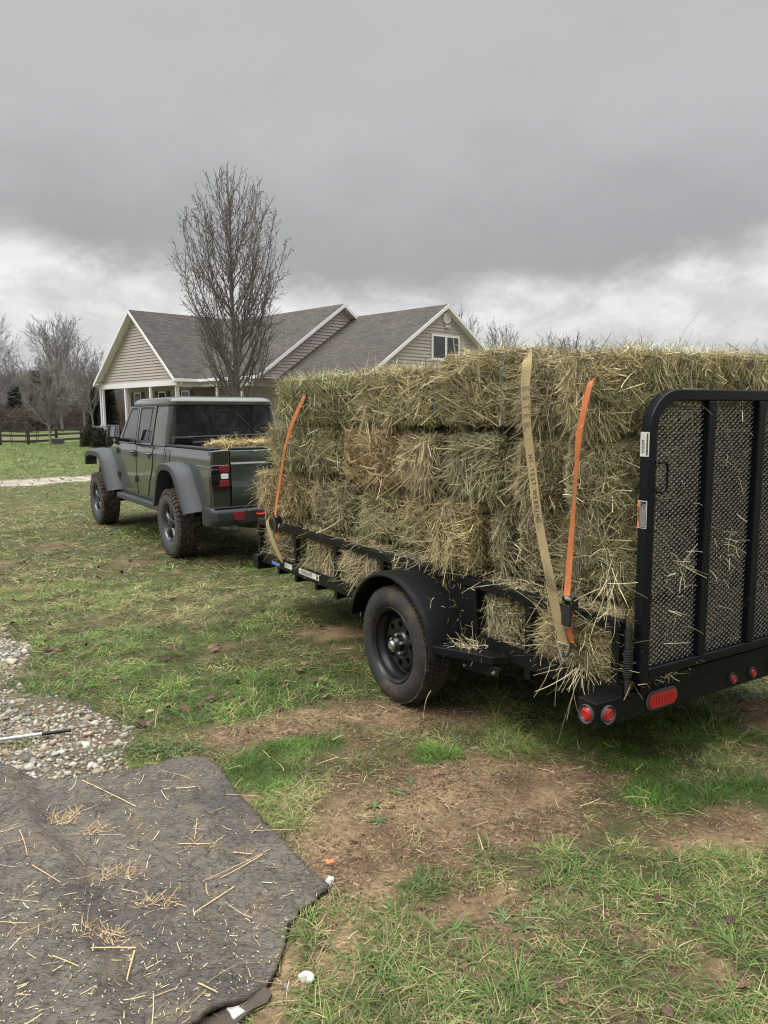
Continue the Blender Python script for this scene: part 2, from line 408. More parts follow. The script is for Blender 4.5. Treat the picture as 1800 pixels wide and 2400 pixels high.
def height(x, y):
    r = np.hypot(x, y)
    h = (fbm(x, y, 1.3, 4)-.5)*.035*(1-sst(r, 15, 40)) + (fbm(x, y, 6, 2)-.5)*.012*(1-sst(r, 5, 12))
    h = h+sst(r, 110, 420)*(3+16*(fbm(x+500, y, .006, 3)-.15))*(.6+.4*sst(-x, -60, 160))
    return h
nr, na = 420, 900
rr = np.concatenate([[0.01], .5*1.0178**np.arange(nr)]); rr = rr[rr < 900]; nr = len(rr)
aa = np.linspace(0, 2*np.pi, na, endpoint=False)
gx = (rr[:, None]*np.sin(aa)[None]).ravel(); gy = (rr[:, None]*np.cos(aa)[None]).ravel()
gz = height(gx, gy)
under = inpoly(gx, gy, MAT_POLY); gz = np.where(under, -.03, gz)
i, j = np.meshgrid(np.arange(nr-1), np.arange(na), indexing='ij'); j2 = (j+1) % na
gq = np.stack([i*na+j, i*na+j2, (i+1)*na+j2, (i+1)*na+j], -1).reshape(-1, 4)
bm_ = baremask(gx, gy); br_ = brightmask(gx, gy); gm = gravelmask(gx, gy); dm = drivemask(gx, gy)
nn = fbm(gx+3, gy, 5., 4)[:, None]; n2_ = fbm(gx, gy+7, 1.7, 4)[:, None]
green = np.array([.050, .060, .022])*(1-n2_)+np.array([.12, .10, .048])*n2_
green = green*(1-br_[:, None]*.6)+np.array([.055, .085, .022])*br_[:, None]*.6
far_ = sst(np.hypot(gx, gy), 9, 22)[:, None]
fg = np.array([.125, .14, .055])*(.75+.5*n2_)*br_[:, None]+np.array([.105, .105, .045])*(.7+.6*n2_)*(1-br_[:, None])
green = green*(1-far_)+fg*far_
soil = np.array([.275, .190, .108])*(.3+1.25*nn)*(1-.0*n2_)
soil = soil*(1-sst(fbm(gx, gy, 2.2), .45, .65)[:, None]*.45)
bmm = sst(bm_+(fbm(gx, gy, 9, 3)-.5)*.9, .2, .8)[:, None]
colr = green*(1-bmm)+soil*bmm
gcol = np.array([.15, .12, .085])*(.6+.8*nn); colr = np.where(gm[:, None], gcol, colr)
dcol = np.array([.42, .37, .31])*(.65+.6*nn); strip = (sst(np.abs(gy-(20.3+(gx+10)*.694+.8*np.sin(gx*.12))), 0, .5)*.25+.75)[:, None]
colr = colr*(1-dm[:, None])+dcol*strip*dm[:, None]
wd = sst(np.hypot(gx, gy), 100, 125)[:, None]; wooded = np.array([.085, .07, .055])*(.6+.8*fbm(gx, gy, .05)[:, None])
colr = colr*(1-wd)+wooded*wd
def mat_ground():
    m = bpy.data.materials.new('ground'); m.use_nodes = True; t = NT(m.node_tree); b = t.n['Principled BSDF']
    co = t.add('ShaderNodeTexCoord').outputs['Object']
    a = t.add('ShaderNodeAttribute', attribute_name='tint').outputs['Color']
    nz = t.noise(co, 55, 6, .7); k = t.m('ADD', t.m('MULTIPLY', nz, 2.4), -.2)
    nb = t.noise(co, 11, 5, .65); k = t.m('MULTIPLY', k, t.m('ADD', t.m('MULTIPLY', nb, .9), .55))
    kv = t.add('ShaderNodeCombineXYZ', {0: k, 1: k, 2: k}).outputs[0]
    c = t.add('ShaderNodeVectorMath', {0: a, 1: kv}, operation='MULTIPLY').outputs[0]
    t.l.new(c, b.inputs['Base Color']); b.inputs['Roughness'].default_value = .95; b.inputs['Specular IOR Level'].default_value = .15
    bn = t.add('ShaderNodeBump', {'Height': t.m('ADD', nz, t.m('MULTIPLY', nb, .6)), 'Strength': .9, 'Distance': .02}); t.l.new(bn.outputs[0], b.inputs['Normal'])
    return m
go = npmesh('ground', np.stack([gx, gy, gz], 1), gq, None, [mat_ground()], None, colr, True); tag(go, kind='structure', label='muddy winter lawn with bare soil, running out to fields and a wooded rise')

# occupied footprints where nothing grows
TYAW = .5547; TO = np.array([1.0177, 3.1802]); TF = np.array([-math.sin(TYAW), math.cos(TYAW)]); TL = np.array([math.cos(TYAW), math.sin(TYAW)])
KYAW = .5909; KO = np.array([-2.6097, 9.1316])
def Tw(s, t, z): p = TO+TF*s+TL*t; return (p[0], p[1], z)
def blocked(x, y):
    b = inpoly(x, y, MAT_POLY)
    return b
# ---- grass blades
def grass_zone(name, rmin, rmax, dens, amax, Lr, Wr, seg, hfun=None, upfun=.55, ymin=None):
    area = (amax)*(rmax**2-rmin**2); N = int(area*dens)
    r = np.sqrt(rng.uniform(rmin**2, rmax**2, N)); a = rng.uniform(-amax, amax, N)
    x, y = r*np.sin(a), r*np.cos(a)
    bare = baremask(x, y); bright = brightmask(x, y); farm = bright*sst(r, 16, 20)
    clump = fbm(x, y, 7.5, 3); bare = np.clip(bare+(fbm(x+3, y+8, 13, 2)-.5)*1.1, 0, 1.2)*(bare > .02)
    p = (1-.92*sst(bare, .25, .85))*(.35+1.3*sst(clump, .35, .6))
    p = np.where(gravelmask(x, y), p*.75*sst(-fbm(x, y, 2.4)-.22*(y < 4.55)*(x < -1.35), -.46, -.36), p); p = p*(1-.97*drivemask(x, y))
    p = np.where(bright > .5, 1.2, p)
    k = (rng.random(N) < p) & ~blocked(x, y)
    x, y, bright, bare, clump, r = x[k], y[k], bright[k], bare[k], clump[k], r[k]; N = len(x)
    z = height(x, y)-.003
    th = rng.uniform(0, 2*np.pi, N)+0*x
    upc = rng.uniform(.15, 1., N)*upfun+bright*.35
    D = norm(np.stack([np.cos(th), np.sin(th), upc*1.6], 1))
    Nn = norm(np.stack([-np.cos(th)*upc, -np.sin(th)*upc, np.ones(N)], 1)+rng.normal(0, .35, (N, 3)))
    L = rng.uniform(*Lr, N)*(.5+1.1*sst(clump, .35, .65))*(1-.15*bright); W = rng.uniform(*Wr, N)*(1-.35*bright)
    L = L*(1-.45*sst(bare, .2, .6))
    curl = np.stack([np.cos(th)*.25, np.sin(th)*.25, -rng.uniform(.15, .75, N)*(1-.5*bright)], 1)+rng.normal(0, .12, (N, 3))
    g1, g2, g3, dry, dead = map(np.array, ((.078, .135, .028), (.165, .225, .058), (.065, .155, .022), (.40, .345, .17), (.20, .145, .08)))
    u = rng.random(N)[:, None]; col = g1*(1-u)+g2*u
    b_ = np.where(r > 17, bright*.35, bright)[:, None]; bc = g3*(1-u)+np.array([.13, .26, .04])*u; col = col*(1-b_)+bc*b_
    pd = .36+.32*sst(fbm(x+70, y, 1.1), .4, .65)+.35*bare; q = rng.random(N) < pd*(1-.8*bright); v_ = rng.random(N)[:, None]
    col = np.where(q[:, None], dry*(1-v_)+dead*v_, col)
    col = col*rng.uniform(.5, 1.7, N)[:, None]*(.7+.6*sst(fbm(x+2, y, 4.5, 3), .35, .65))[:, None]
    V, Q, T = ribbons(np.stack([x, y, z], 1), D, Nn, L, W, curl, col, seg, .15)
    o = npmesh(name, V, Q, None, [M_grass], None, T); return tag(o, kind='stuff')
tag(grass_zone('grass', 1.55, 4.2, 21000, .56, (.022, .075), (.0020, .0048), 3), 'matted short lawn grass, green blades mixed with straw-coloured ones')
tag(grass_zone('grass', 4.2, 8.5, 7800, .56, (.035, .085), (.0035, .0075), 2), 'short lawn grass round the trailer, green mixed with dry blades')
tag(grass_zone('grass', 8.5, 17, 2300, .54, (.05, .10), (.007, .013), 1, upfun=.5), 'short olive lawn grass round the parked truck')
tag(grass_zone('grass', 17, 55, 190, .53, (.07, .14), (.018, .032), 1, upfun=.5), 'bright green mown lawn beyond the gravel track')
# a few coarse tufts with long blades in the foreground
def tufts(name, spots, label):
    A = Acc()
    for (cx, cy, n, Lm, wm, cg) in spots:
        th = rng.uniform(0, 2*np.pi, n); rad = rng.uniform(0, .06, n)
        P = np.stack([cx+np.cos(th)*rad, cy+np.sin(th)*rad, height(np.full(n, cx), np.full(n, cy))+0*th], 1)
        th = th+rng.normal(0, 1.1, n); e = rng.uniform(.35, 1.3, n)
        D = norm(np.stack([np.cos(th), np.sin(th), e], 1)); Nn = norm(np.stack([-np.cos(th)*e, -np.sin(th)*e, np.ones(n)], 1))
        L = rng.uniform(.5, 1.1, n)*Lm; W = rng.uniform(.7, 1.2, n)*wm
        curl = np.stack([np.cos(th)*.2, np.sin(th)*.2, -rng.uniform(.3, .8, n)], 1)
        u = rng.random(n)[:, None]; col = (np.array([.065, .125, .028])*(1-u)+np.array([.18, .26, .075])*u)*cg
        dd = rng.random(n) < .12; col[dd] = np.array([.28, .24, .12])
        A.add(*ribbons(P, D, Nn, L, W, curl, col, 5, .1))
    o = A.build(name, [M_grass]); return tag(o, label, kind='stuff')
sp_ = [(.13, 2.60, 70, .10, .004, .8), (.10, 2.55, 60, .09, .004, .75), (.16, 2.66, 50, .08, .004, .8), (.72, 2.68, 45, .13, .006, .9), (.66, 2.62, 30, .14, .006, .95), (.80, 2.60, 30, .12, .006, .9),
       (1.18, 2.42, 40, .15, .006, 1.), (1.12, 2.25, 40, .15, .006, 1.), (.55, 2.20, 50, .10, .005, .8), (.40, 2.12, 40, .12, .006, .95), (1.02, 2.06, 40, .13, .006, 1.), (-.27, 2.33, 35, .12, .005, .95), (-.22, 2.22, 25, .12, .005, .9)]
for _ in range(150):
    xx, yy = rng.uniform(-.2, 1.5), rng.uniform(1.85, 2.9)
    if yy < 2.75-.2*(xx < .4) and rng.random() < (1.25-(yy-1.85)*.7) and abs(xx) < yy*.56: sp_.append((xx, yy, int(rng.integers(12, 30)), rng.uniform(.06, .12), rng.uniform(.0035, .006), rng.uniform(.8, 1.15)))
tufts('grass_tufts', sp_, 'coarse tufts of longer grass in the near lawn')
# broad-leaved weeds
A = Acc()
for (cx, cy, n, Lm) in [(-.05, 3.18, 14, .07), (-.03, 3.06, 12, .06), (.05, 3.30, 9, .06), (.40, 2.42, 18, .075), (.24, 2.36, 14, .055), (.52, 2.44, 16, .05), (.46, 2.36, 16, .06), (.62, 2.40, 14, .05), (.55, 2.50, 12, .05), (.12, 3.42, 12, .05),
                        (-1.45, 4.10, 16, .07), (-1.38, 4.18, 12, .06), (.9, 2.25, 10, .05), (.75, 2.2, 10, .05)]:
    th = np.linspace(0, 2*np.pi, n, endpoint=False)+rng.normal(0, .3, n); e = rng.uniform(.1, .55, n)
    P = np.tile([cx, cy, float(height(np.array([cx]), np.array([cy]))[0])+.004], (n, 1)); D = norm(np.stack([np.cos(th), np.sin(th), e], 1))
    Nn = norm(np.stack([-np.cos(th)*e, -np.sin(th)*e, np.ones(n)], 1)); u = rng.random(n)[:, None]
    col = np.array([.075, .12, .045])*(1-u)+np.array([.16, .20, .075])*u
    A.add(*ribbons(P, D, Nn, rng.uniform(.6, 1.1, n)*Lm, rng.uniform(.010, .018, n), np.stack([0*th, 0*th, -rng.uniform(.2, .6, n)], 1), col, 4, .35))
n = 900; cx = np.concatenate([rng.normal(-1.12, .16, n//2), rng.normal(-2.0, .25, n//2)]); cy = np.concatenate([rng.normal(3.72, .06, n//2), rng.normal(4.55, .22, n//2)])
k = ~blocked(cx, cy); cx, cy = cx[k], cy[k]; n = len(cx); th = rng.uniform(0, 6.28, n)
P = np.stack([cx, cy, height(cx, cy)+rng.uniform(.0, .03, n)], 1); D = norm(np.stack([np.cos(th), np.sin(th), rng.uniform(-.1, .5, n)], 1)); u = rng.random(n)[:, None]
A.add(*ribbons(P, D, norm(np.stack([0*th, 0*th, 1+0*th], 1)+rng.normal(0, .3, (n, 3))), rng.uniform(.01, .025, n), rng.uniform(.006, .014, n), np.zeros((n, 3)), np.array([.05, .10, .03])*(1-u)+np.array([.10, .17, .05])*u, 2, .6))
tag(A.build('weeds', [M_weed]), 'low broad-leaved weeds in the soil and gravel', kind='stuff')
# dead root litter and fallen straw on the soil
def litter(name, n, xr, yr, maskf, Lr, Wr, cols, label, zoff=.004, seg=3, m=None, clus=None, flat=.25, curlk=.35):
    x = rng.uniform(*xr, n); y = rng.uniform(*yr, n)
    k = (rng.random(n) < maskf(x, y)); x, y = x[k], y[k]; n = len(x); th = rng.uniform(0, 6.28, n)
    P = np.stack([x, y, height(x, y)+zoff+rng.uniform(0, .006, n)], 1); D = norm(np.stack([np.cos(th), np.sin(th), rng.normal(0, flat, n)*.5], 1))
    Nn = norm(np.stack([0*th, 0*th, 1+0*th], 1)+rng.normal(0, .4, (n, 3))); c = np.array(cols)[rng.integers(0, len(cols), n)]*rng.uniform(.75, 1.2, n)[:, None]
    cu = rng.normal(0, curlk, (n, 3)); cu[:, 2] *= .25
    V, Q, T = ribbons(P, D, Nn, rng.uniform(*Lr, n), rng.uniform(*Wr, n), cu, c, seg, .6)
    return tag(npmesh(name, V, Q, None, [m or M_straw], None, T), label, kind='stuff')
brown = [(.27, .175, .10), (.18, .115, .068), (.40, .29, .17), (.13, .085, .055), (.07, .045, .03), (.09, .06, .04)]
litter('dead_grass', 80000, (-1.2, 2.6), (1.9, 5.2), lambda x, y: sst(baremask(x, y), .2, .7)*.9*~blocked(x, y)*(.25+sst(fbm(x, y, 3), .38, .6)), (.012, .045), (.0015, .003), brown, 'matted brown dead grass over the bare soil')
litter('fallen_straw', 2600, (-3., 3.2), (1.9, 8.), lambda x, y: .55*~blocked(x, y)*sst(fbm(x+11, y, 1.2), .3, .6), (.02, .11), (.0015, .0035), [(.55, .43, .24), (.42, .33, .17), (.6, .5, .3)], 'loose bits of straw strewn over the lawn', curlk=.12, zoff=.02)

# ---- gravel
CLODS = True
def rocks(name, x, y, size, cols, label, zf=.3, m=None, hz=None):
    ico = [(0, 0, 1)]+[(.894*math.cos(a), .894*math.sin(a), .447) for a in np.arange(5)*2*math.pi/5]+[(.894*math.cos(a), .894*math.sin(a), -.447) for a in (np.arange(5)+.5)*2*math.pi/5]+[(0, 0, -1)]
    ico = np.array(ico); F = [(0, i+1, (i+1) % 5+1) for i in range(5)]+[(i+1, i+6, (i+1) % 5+1) for i in range(5)]+[((i+1) % 5+1, i+6, (i+1) % 5+6) for i in range(5)]+[(11, (i+1) % 5+6, i+6) for i in range(5)]
    F = np.array(F); n = len(x); V = ico[None]*rng.uniform(.50, 1.35, (n, 12, 1)); sc = np.stack([rng.uniform(.7, 1.3, n), rng.uniform(.6, 1.1, n), rng.uniform(.4, .8, n)], 1)
    V = V*sc[:, None]*size[:, None, None]; a = rng.uniform(0, 6.28, n); c, s_ = np.cos(a)[:, None], np.sin(a)[:, None]
    V = np.stack([V[:, :, 0]*c-V[:, :, 1]*s_, V[:, :, 0]*s_+V[:, :, 1]*c, V[:, :, 2]], -1)
    z = (height(x, y) if hz is None else hz)+size*zf*.5
    V += np.stack([x, y, z], 1)[:, None]
    T = np.repeat(np.array(cols)[rng.integers(0, len(cols), n)]*rng.uniform(.75, 1.15, n)[:, None], 12, 0)
    return npmesh(name, V.reshape(-1, 3), None, (F[None]+(np.arange(n)*12)[:, None, None]).reshape(-1, 3), [m or M_rock], None, T)
n = 44000; x = rng.uniform(-5.6, -1.1, n); y = rng.uniform(3.2, 6.6, n)
k = gravelmask(x, y) & ~blocked(x, y) & (rng.random(n) < (.10+1.1*sst(fbm(x, y, 2.4)+.22*(y < 4.55)*(x < -1.35), .36, .52))*(.35+.65*sst(-x-.55*y+.15*0, -.75+.0, .1))*(1-.9*ell(x, y, -2.0, 4.55, .3, .28)*(rng.random(n) < .8))); x, y = x[k], y[k]
stonec = [(.42, .38, .31), (.32, .29, .24), (.50, .47, .40), (.26, .215, .16), (.20, .18, .155), (.36, .29, .20)]
sz = rng.uniform(.007, .016, len(x))*(1+1.3*(rng.random(len(x)) < .06))
tag(rocks('gravel', x, y, sz, stonec, ''), 'pale crushed limestone gravel beside the rubber mat', kind='stuff')
n = 5200; x = rng.uniform(-24, -3, n); y = rng.uniform(12, 32, n); k = rng.random(n) < drivemask(x, y); x, y = x[k], y[k]
tag(rocks('gravel', x, y, rng.uniform(.02, .05, len(x)), stonec, ''), 'pale gravel of the track across the lawn', kind='stuff')
n = 16000; x = rng.uniform(-1.2, 2.4, n); y = rng.uniform(2.0, 5.0, n); k = (rng.random(n) < sst(baremask(x, y), .15, .6)*(.15+sst(fbm(x, y, 4), .42, .62))) & ~blocked(x, y); x, y = x[k], y[k]
tag(rocks('soil_crumbs', x, y, rng.uniform(.003, .009, len(x))*(1+.8*(rng.random(len(x)) < .05)), [(.25, .175, .10), (.17, .12, .068), (.32, .23, .14), (.10, .07, .042)], ''), 'crumbs of dry brown soil on the bare patches', kind='stuff')
for (x, y, s_, lab, col) in [(-.215, 2.62, .026, 'white broken stone at the right corner of the rubber mat', (.6, .57, .52)), (-.245, 2.13, .034, 'largest white broken stone beside the near mat edge', (.62, .59, .53)),
                        (-.44, 1.99, .034, 'grey flat stone under the lower mat edge', (.42, .40, .37)), (-.52, 1.955, .026, 'small grey stone left of the flat one under the mat edge', (.45, .42, .38)),
                        (-.30, 2.10, .016, 'small purplish stone left of the largest white stone', (.30, .24, .24)), (-.42, 1.94, .028, 'dark purplish stone at the bottom below the mat', (.22, .17, .18)),
                        (-1.37, 4.27, .034, 'tan wedge-shaped rock in the grass beyond the gravel', (.46, .40, .28)), (-1.62, 4.08, .032, 'long pale rock at the gravel edge behind the weeds', (.48, .43, .34)), (-1.60, 3.93, .034, 'rust-stained rock on the gravel edge', (.38, .29, .20)),
                        (-1.56, 3.80, .036, 'wide pale rock on the gravel near the mat', (.5, .46, .38)), (-1.42, 3.55, .028, 'dark edged rock touching the rubber mat', (.40, .37, .32)), (-2.62, 5.18, .06, 'long flat tan rock at the left gravel border', (.48, .42, .33)), (-2.45, 4.42, .04, 'brownish rock on the left gravel', (.42, .36, .28))]:
    o = rocks('rock', np.array([0.]), np.array([0.]), np.array([s_]), [col], '', zf=0, hz=np.array([s_*.25])); o.location = (x, y, float(height(np.array([x]), np.array([y]))[0]))
    md = o.modifiers.new('sub', 'SUBSURF'); md.subdivision_type = 'SIMPLE'; md.levels = md.render_levels = 2
    tex = bpy.data.textures.new('rocktex', 'CLOUDS'); tex.noise_scale = s_*.7; dm_ = o.modifiers.new('d', 'DISPLACE'); dm_.texture = tex; dm_.strength = s_*.35; tag(o, lab, 'rock')
# thin metal pole lying on the gravel
pole = MB().tube([(-2.45, 3.665, .035), (-1.815, 3.898, .034)], .0085, 10).build('pole_shaft', M_pole, None, smooth=True)
pr = empty('pole', (0, 0, 0), 0, 'thin silvery pole with black tip lying on the gravel', 'pole'); pole.parent = pr
MB().tube([(-1.83, 3.893, .034), (-1.70, 3.942, .032), (-1.695, 3.944, .032)], [.0105, .0095, .006], 10).build('tip', M_plast, pr, smooth=True)

# ---- rubber mat with its long fold
GS = .0085
xs = np.arange(-3.2, -.17, GS); ys = np.arange(1.3, 3.68, GS); MX, MY = np.meshgrid(xs, ys, indexing='ij')
jx = (fbm(MX, MY, 12, 3)-.5)*.030; jy = (fbm(MX+31, MY, 12, 3)-.5)*.030
inside = inpoly(MX+jx, MY+jy, MAT_POLY)
def foldx(y): return np.interp(y, [1.3, 1.94, 2.12, 2.38, 2.68, 2.95, 3.45], [-.62, -.70, -.80, -.96, -1.12, -1.38, -1.70])
def mat_z(x, y):
    d = x-foldx(y)
    z = .018+.055*(1-sst(d, -.12, .05))*(1-.75*sst(-d, .25, .8))+.022*np.exp(-((d-.22)/.14)**2)
    z += .03*np.exp(-((x+.9)**2+(y-3.6)**2)/.03)*0+.02*sst(-y, -2.15, -1.9)*sst(x, -.8, -.5)
    return z+(fbm(x, y, 2.2, 3)-.5)*.02+(fbm(x, y, 25, 2)-.5)*.003
MZ = mat_z(MX, MY)
idx = -np.ones(MX.shape, int); cell = inside[:-1, :-1] & inside[1:, :-1] & inside[1:, 1:] & inside[:-1, 1:]
use = np.zeros(MX.shape, bool); use[:-1, :-1] |= cell; use[1:, :-1] |= cell; use[1:, 1:] |= cell; use[:-1, 1:] |= cell
idx[use] = np.arange(use.sum()); ci, cj = np.nonzero(cell)
mq = np.stack([idx[ci, cj], idx[ci+1, cj], idx[ci+1, cj+1], idx[ci, cj+1]], 1)
PX_, PY_ = MX+0., MY+0.
cnt = np.zeros(MX.shape, int); cnt[:-1, :-1] += cell; cnt[1:, :-1] += cell; cnt[1:, 1:] += cell; cnt[:-1, 1:] += cell
be = use & (cnt < 4); bx, by = MX[be]+jx[be], MY[be]+jy[be]; best = np.full(bx.shape, 9.); ox, oy = bx.copy(), by.copy()
for a_, b_ in zip(MAT_POLY, MAT_POLY[1:]+MAT_POLY[:1]):
    dx_, dy_ = b_[0]-a_[0], b_[1]-a_[1]; t_ = np.clip(((bx-a_[0])*dx_+(by-a_[1])*dy_)/(dx_*dx_+dy_*dy_), 0, 1); qx, qy = a_[0]+dx_*t_, a_[1]+dy_*t_; d_ = np.hypot(qx-bx, qy-by); k_ = d_ < best; best[k_] = d_[k_]; ox[k_] = qx[k_]; oy[k_] = qy[k_]
PX_[be] = ox-jx[be]+(rng.random(len(ox))-.5)*.003; PY_[be] = oy-jy[be]+(rng.random(len(ox))-.5)*.003
mv = np.stack([PX_[use], PY_[use], MZ[use]], 1)
def mat_rubbermat():
    m = bpy.data.materials.new('rubber_mat'); m.use_nodes = True; t = NT(m.node_tree); b = t.n['Principled BSDF']
    co = t.add('ShaderNodeTexCoord').outputs['Object']
    n1 = t.noise(co, 2.2, 6, .6, .4); n2 = t.noise(co, 26, 6, .75, 1.5); n3 = t.noise(co, 8, 4, .6)
    c = t.mix(t.ss(n1, .38, .62), (.080, .070, .059), (.140, .118, .093)); c = t.mix(t.ss(n3, .48, .75), c, (.165, .128, .088))
    k = t.m('ADD', t.m('MULTIPLY', n2, 1.3), .35); kv = t.add('ShaderNodeCombineXYZ', {0: k, 1: k, 2: k}).outputs[0]
    c = t.add('ShaderNodeVectorMath', {0: c, 1: kv}, operation='MULTIPLY').outputs[0]
    mp = t.add('ShaderNodeMapping', {'Vector': co, 'Scale': (1, 3.5, 1), 'Rotation': (0, 0, .4)}).outputs[0]
    sc = t.ss(t.noise(mp, 22, 8, .8, 2.5), .54, .62); c = t.mix(t.m('MULTIPLY', sc, .6), c, (.02, .019, .018))
    t.l.new(c, b.inputs['Base Color']); b.inputs['Roughness'].default_value = .62; b.inputs['Specular IOR Level'].default_value = .35
    bn = t.add('ShaderNodeBump', {'Height': t.m('ADD', n2, t.m('MULTIPLY', sc, -.6)), 'Strength': .7, 'Distance': .008}); t.l.new(bn.outputs[0], b.inputs['Normal'])
    return m
mo = npmesh('rubber_mat', mv, mq, None, [mat_rubbermat(), mat('mat_edge', (.075, .055, .04), .9, bump=.6, bscale=60, var=.4, vscale=30)], None, None, True)
sol = mo.modifiers.new('sol', 'SOLIDIFY'); sol.thickness = .016; sol.offset = -1; sol.material_offset_rim = 1
tag(mo, 'large ragged dark grey rubber mat with a raised fold, strewn with straw', 'mat')
# second torn sheet showing under its lower edge
l2 = [(-.56, 1.93), (-.50, 1.985), (-.43, 2.04), (-.36, 2.09), (-.335, 2.06), (-.345, 2.03), (-.39, 1.995), (-.42, 1.95), (-.47, 1.925), (-.52, 1.86), (-.60, 1.75), (-.70, 1.8)]
m2 = MB().prism([(px+random.uniform(-.006, .006), py+random.uniform(-.006, .006)) for px, py in l2], -.002, .018, 'z').build('torn_sheet', MATS['mat_edge'], None); tag(m2, 'brown torn sheet sticking out under the lower edge of the rubber mat', 'mat')

# straw on the mat
A = Acc()
def matstraw(n, xr, yr, Lr, Wr, cols, dens=None, curlk=.1, seg=2):
    x = rng.uniform(*xr, n); y = rng.uniform(*yr, n); k = inpoly(x, y, MAT_POLY)
    if dens is not None: k &= rng.random(n) < dens(x, y)
    x, y = x[k], y[k]; n = len(x); th = rng.uniform(0, 3.14, n); L = rng.uniform(*Lr, n)
    P = np.stack([x, y, mat_z(x, y)+.003+rng.uniform(0, .002, n)], 1); ex, ey = x+np.cos(th)*L, y+np.sin(th)*L
    dz = mat_z(ex, ey)+.004-P[:, 2]; D = norm(np.stack([np.cos(th)*L, np.sin(th)*L, dz], 1))
    c = np.array(cols)[rng.integers(0, len(cols), n)]*rng.uniform(.8, 1.15, n)[:, None]; cu = rng.normal(0, curlk, (n, 3)); cu[:, 2] = np.abs(cu[:, 2])*.3
    A.add(*ribbons(P, D, norm(np.tile([0., 0, 1], (n, 1))+rng.normal(0, .2, (n, 3))), L, rng.uniform(*Wr, n), cu, c, seg, .8))
pale = [(.72, .60, .34), (.62, .52, .30), (.78, .70, .46), (.55, .42, .22)]; tanc = [(.5, .36, .18), (.42, .29, .15), (.58, .45, .25), (.34, .22, .12)]
dn = lambda x, y: .12+.95*sst(-y, -2.75, -2.0)
matstraw(2800, (-2., -.2), (1.7, 3.6), (.004, .011), (.0014, .0032), pale, dn)
matstraw(1300, (-2., -.2), (1.7, 3.6), (.012, .04), (.0015, .003), pale+tanc, lambda x, y: .25+.6*sst(-y, -2.9, -2.0), .25)
matstraw(7000, (-2., -.2), (1.7, 3.6), (.012, .04), (.001, .0025), [(.045, .04, .036), (.03, .027, .025), (.10, .08, .055), (.15, .13, .105)], None, .45, 3)
matstraw(120, (-1.9, -.3), (1.8, 3.5), (.04, .11), (.0015, .0032), tanc+pale, None, .22, 4)
for cx, cy, r_, n in ((-1.36, 3.02, .07, 90), (-1.18, 2.92, .05, 50), (-.92, 2.28, .06, 70), (-1.0, 2.64, .06, 60), (-.72, 2.85, .05, 25), (-.80, 2.45, .05, 40)):
    matstraw(n, (cx-r_, cx+r_), (cy-r_*.6, cy+r_*.6), (.02, .06), (.001, .0025), tanc, None, .35, 3)
for (x0, y0, x1, y1, w_) in [(-1.40, 3.34, -1.08, 3.14, .008), (-.48, 2.78, -.60, 2.62, .007), (-.48, 2.79, -.66, 2.60, .005), (-.55, 2.57, -.78, 2.24, .009), (-.95, 2.55, -.70, 2.46, .006), (-.83, 2.86, -.70, 2.86, .007), (-.80, 3.05, -.77, 2.88, .006), (-.56, 2.95, -.38, 2.95, .006),
                             (-1.68, 2.74, -1.50, 2.88, .007), (-1.46, 2.86, -1.34, 2.70, .006), (-1.30, 2.62, -1.16, 2.52, .006), (-.60, 2.80, -.52, 2.78, .010), (-1.02, 2.14, -.92, 2.10, .006), (-.80, 2.23, -.78, 2.08, .009), (-.80, 2.24, -.92, 2.19, .010), (-.56, 2.07, -.49, 2.03, .008), (-.72, 3.25, -.56, 3.23, .005), (-1.35, 2.33, -1.18, 2.28, .006), (-1.8, 3.2, -1.66, 3.05, .007)]:
    x, y = np.array([x0]), np.array([y0]); P = np.array([[x0, y0, float(mat_z(x, y)[0])+.006]]); e = np.array([[x1, y1, float(mat_z(np.array([x1]), np.array([y1]))[0])+.008]]); L = np.linalg.norm(e-P)
    A.add(*ribbons(P, (e-P)/L, np.array([[0., 0, 1]]), np.array([L]), np.array([w_*.62]), rng.normal(0, .04, (1, 3))*[1, 1, .2], np.array([[.56, .40, .20]])*rng.uniform(.8, 1.2), 4, .7))
tag(A.build('loose_straw', [M_straw]), 'chaff, seeds and straw stalks scattered on the rubber mat', kind='stuff')
o = MB().prism([(-.235, 2.725), (-.205, 2.735), (-.196, 2.715), (-.222, 2.700)], .022, .026, 'z').build('webbing_scrap', M_orange, None); tag(o, 'small orange scrap of webbing at the right mat edge', 'scrap')

# ---- fallen leaves
def leaf_mesh(k):
    n = 9; out = []
    for i in range(n+1):
        t_ = i/n; wv = math.sin(math.pi*t_**.8)*.34*(1+.45*math.sin(i*3.9+k)); out.append((t_, wv))
    vs = []; cu = [.5, .9, .25, .7][k]
    for t_, wv in out:
        for s_ in (-1, -.5, 0, .5, 1): vs.append(((t_-.5), s_*wv, .07*cu*math.sin(t_*3.1+k)+abs(s_*wv)*cu*.55+.05*math.sin(t_*9+s_*2+k)))
    fs = [(i*5+j, i*5+j+1, i*5+j+6, i*5+j+5) for i in range(n) for j in range(4)]
    me = bpy.data.meshes.new('fallen_leaf'); me.from_pydata(vs, [], fs); me.shade_smooth(); me.materials.append(MATS['leafmat%d' % k]); return me
for k_, c_ in enumerate(((.115, .068, .055), (.075, .045, .036), (.15, .082, .05), (.20, .12, .075))): mat('leafmat%d' % k_, c_, .7, var=.5, vscale=3, spec=.2)
LM = [leaf_mesh(k) for k in range(4)]
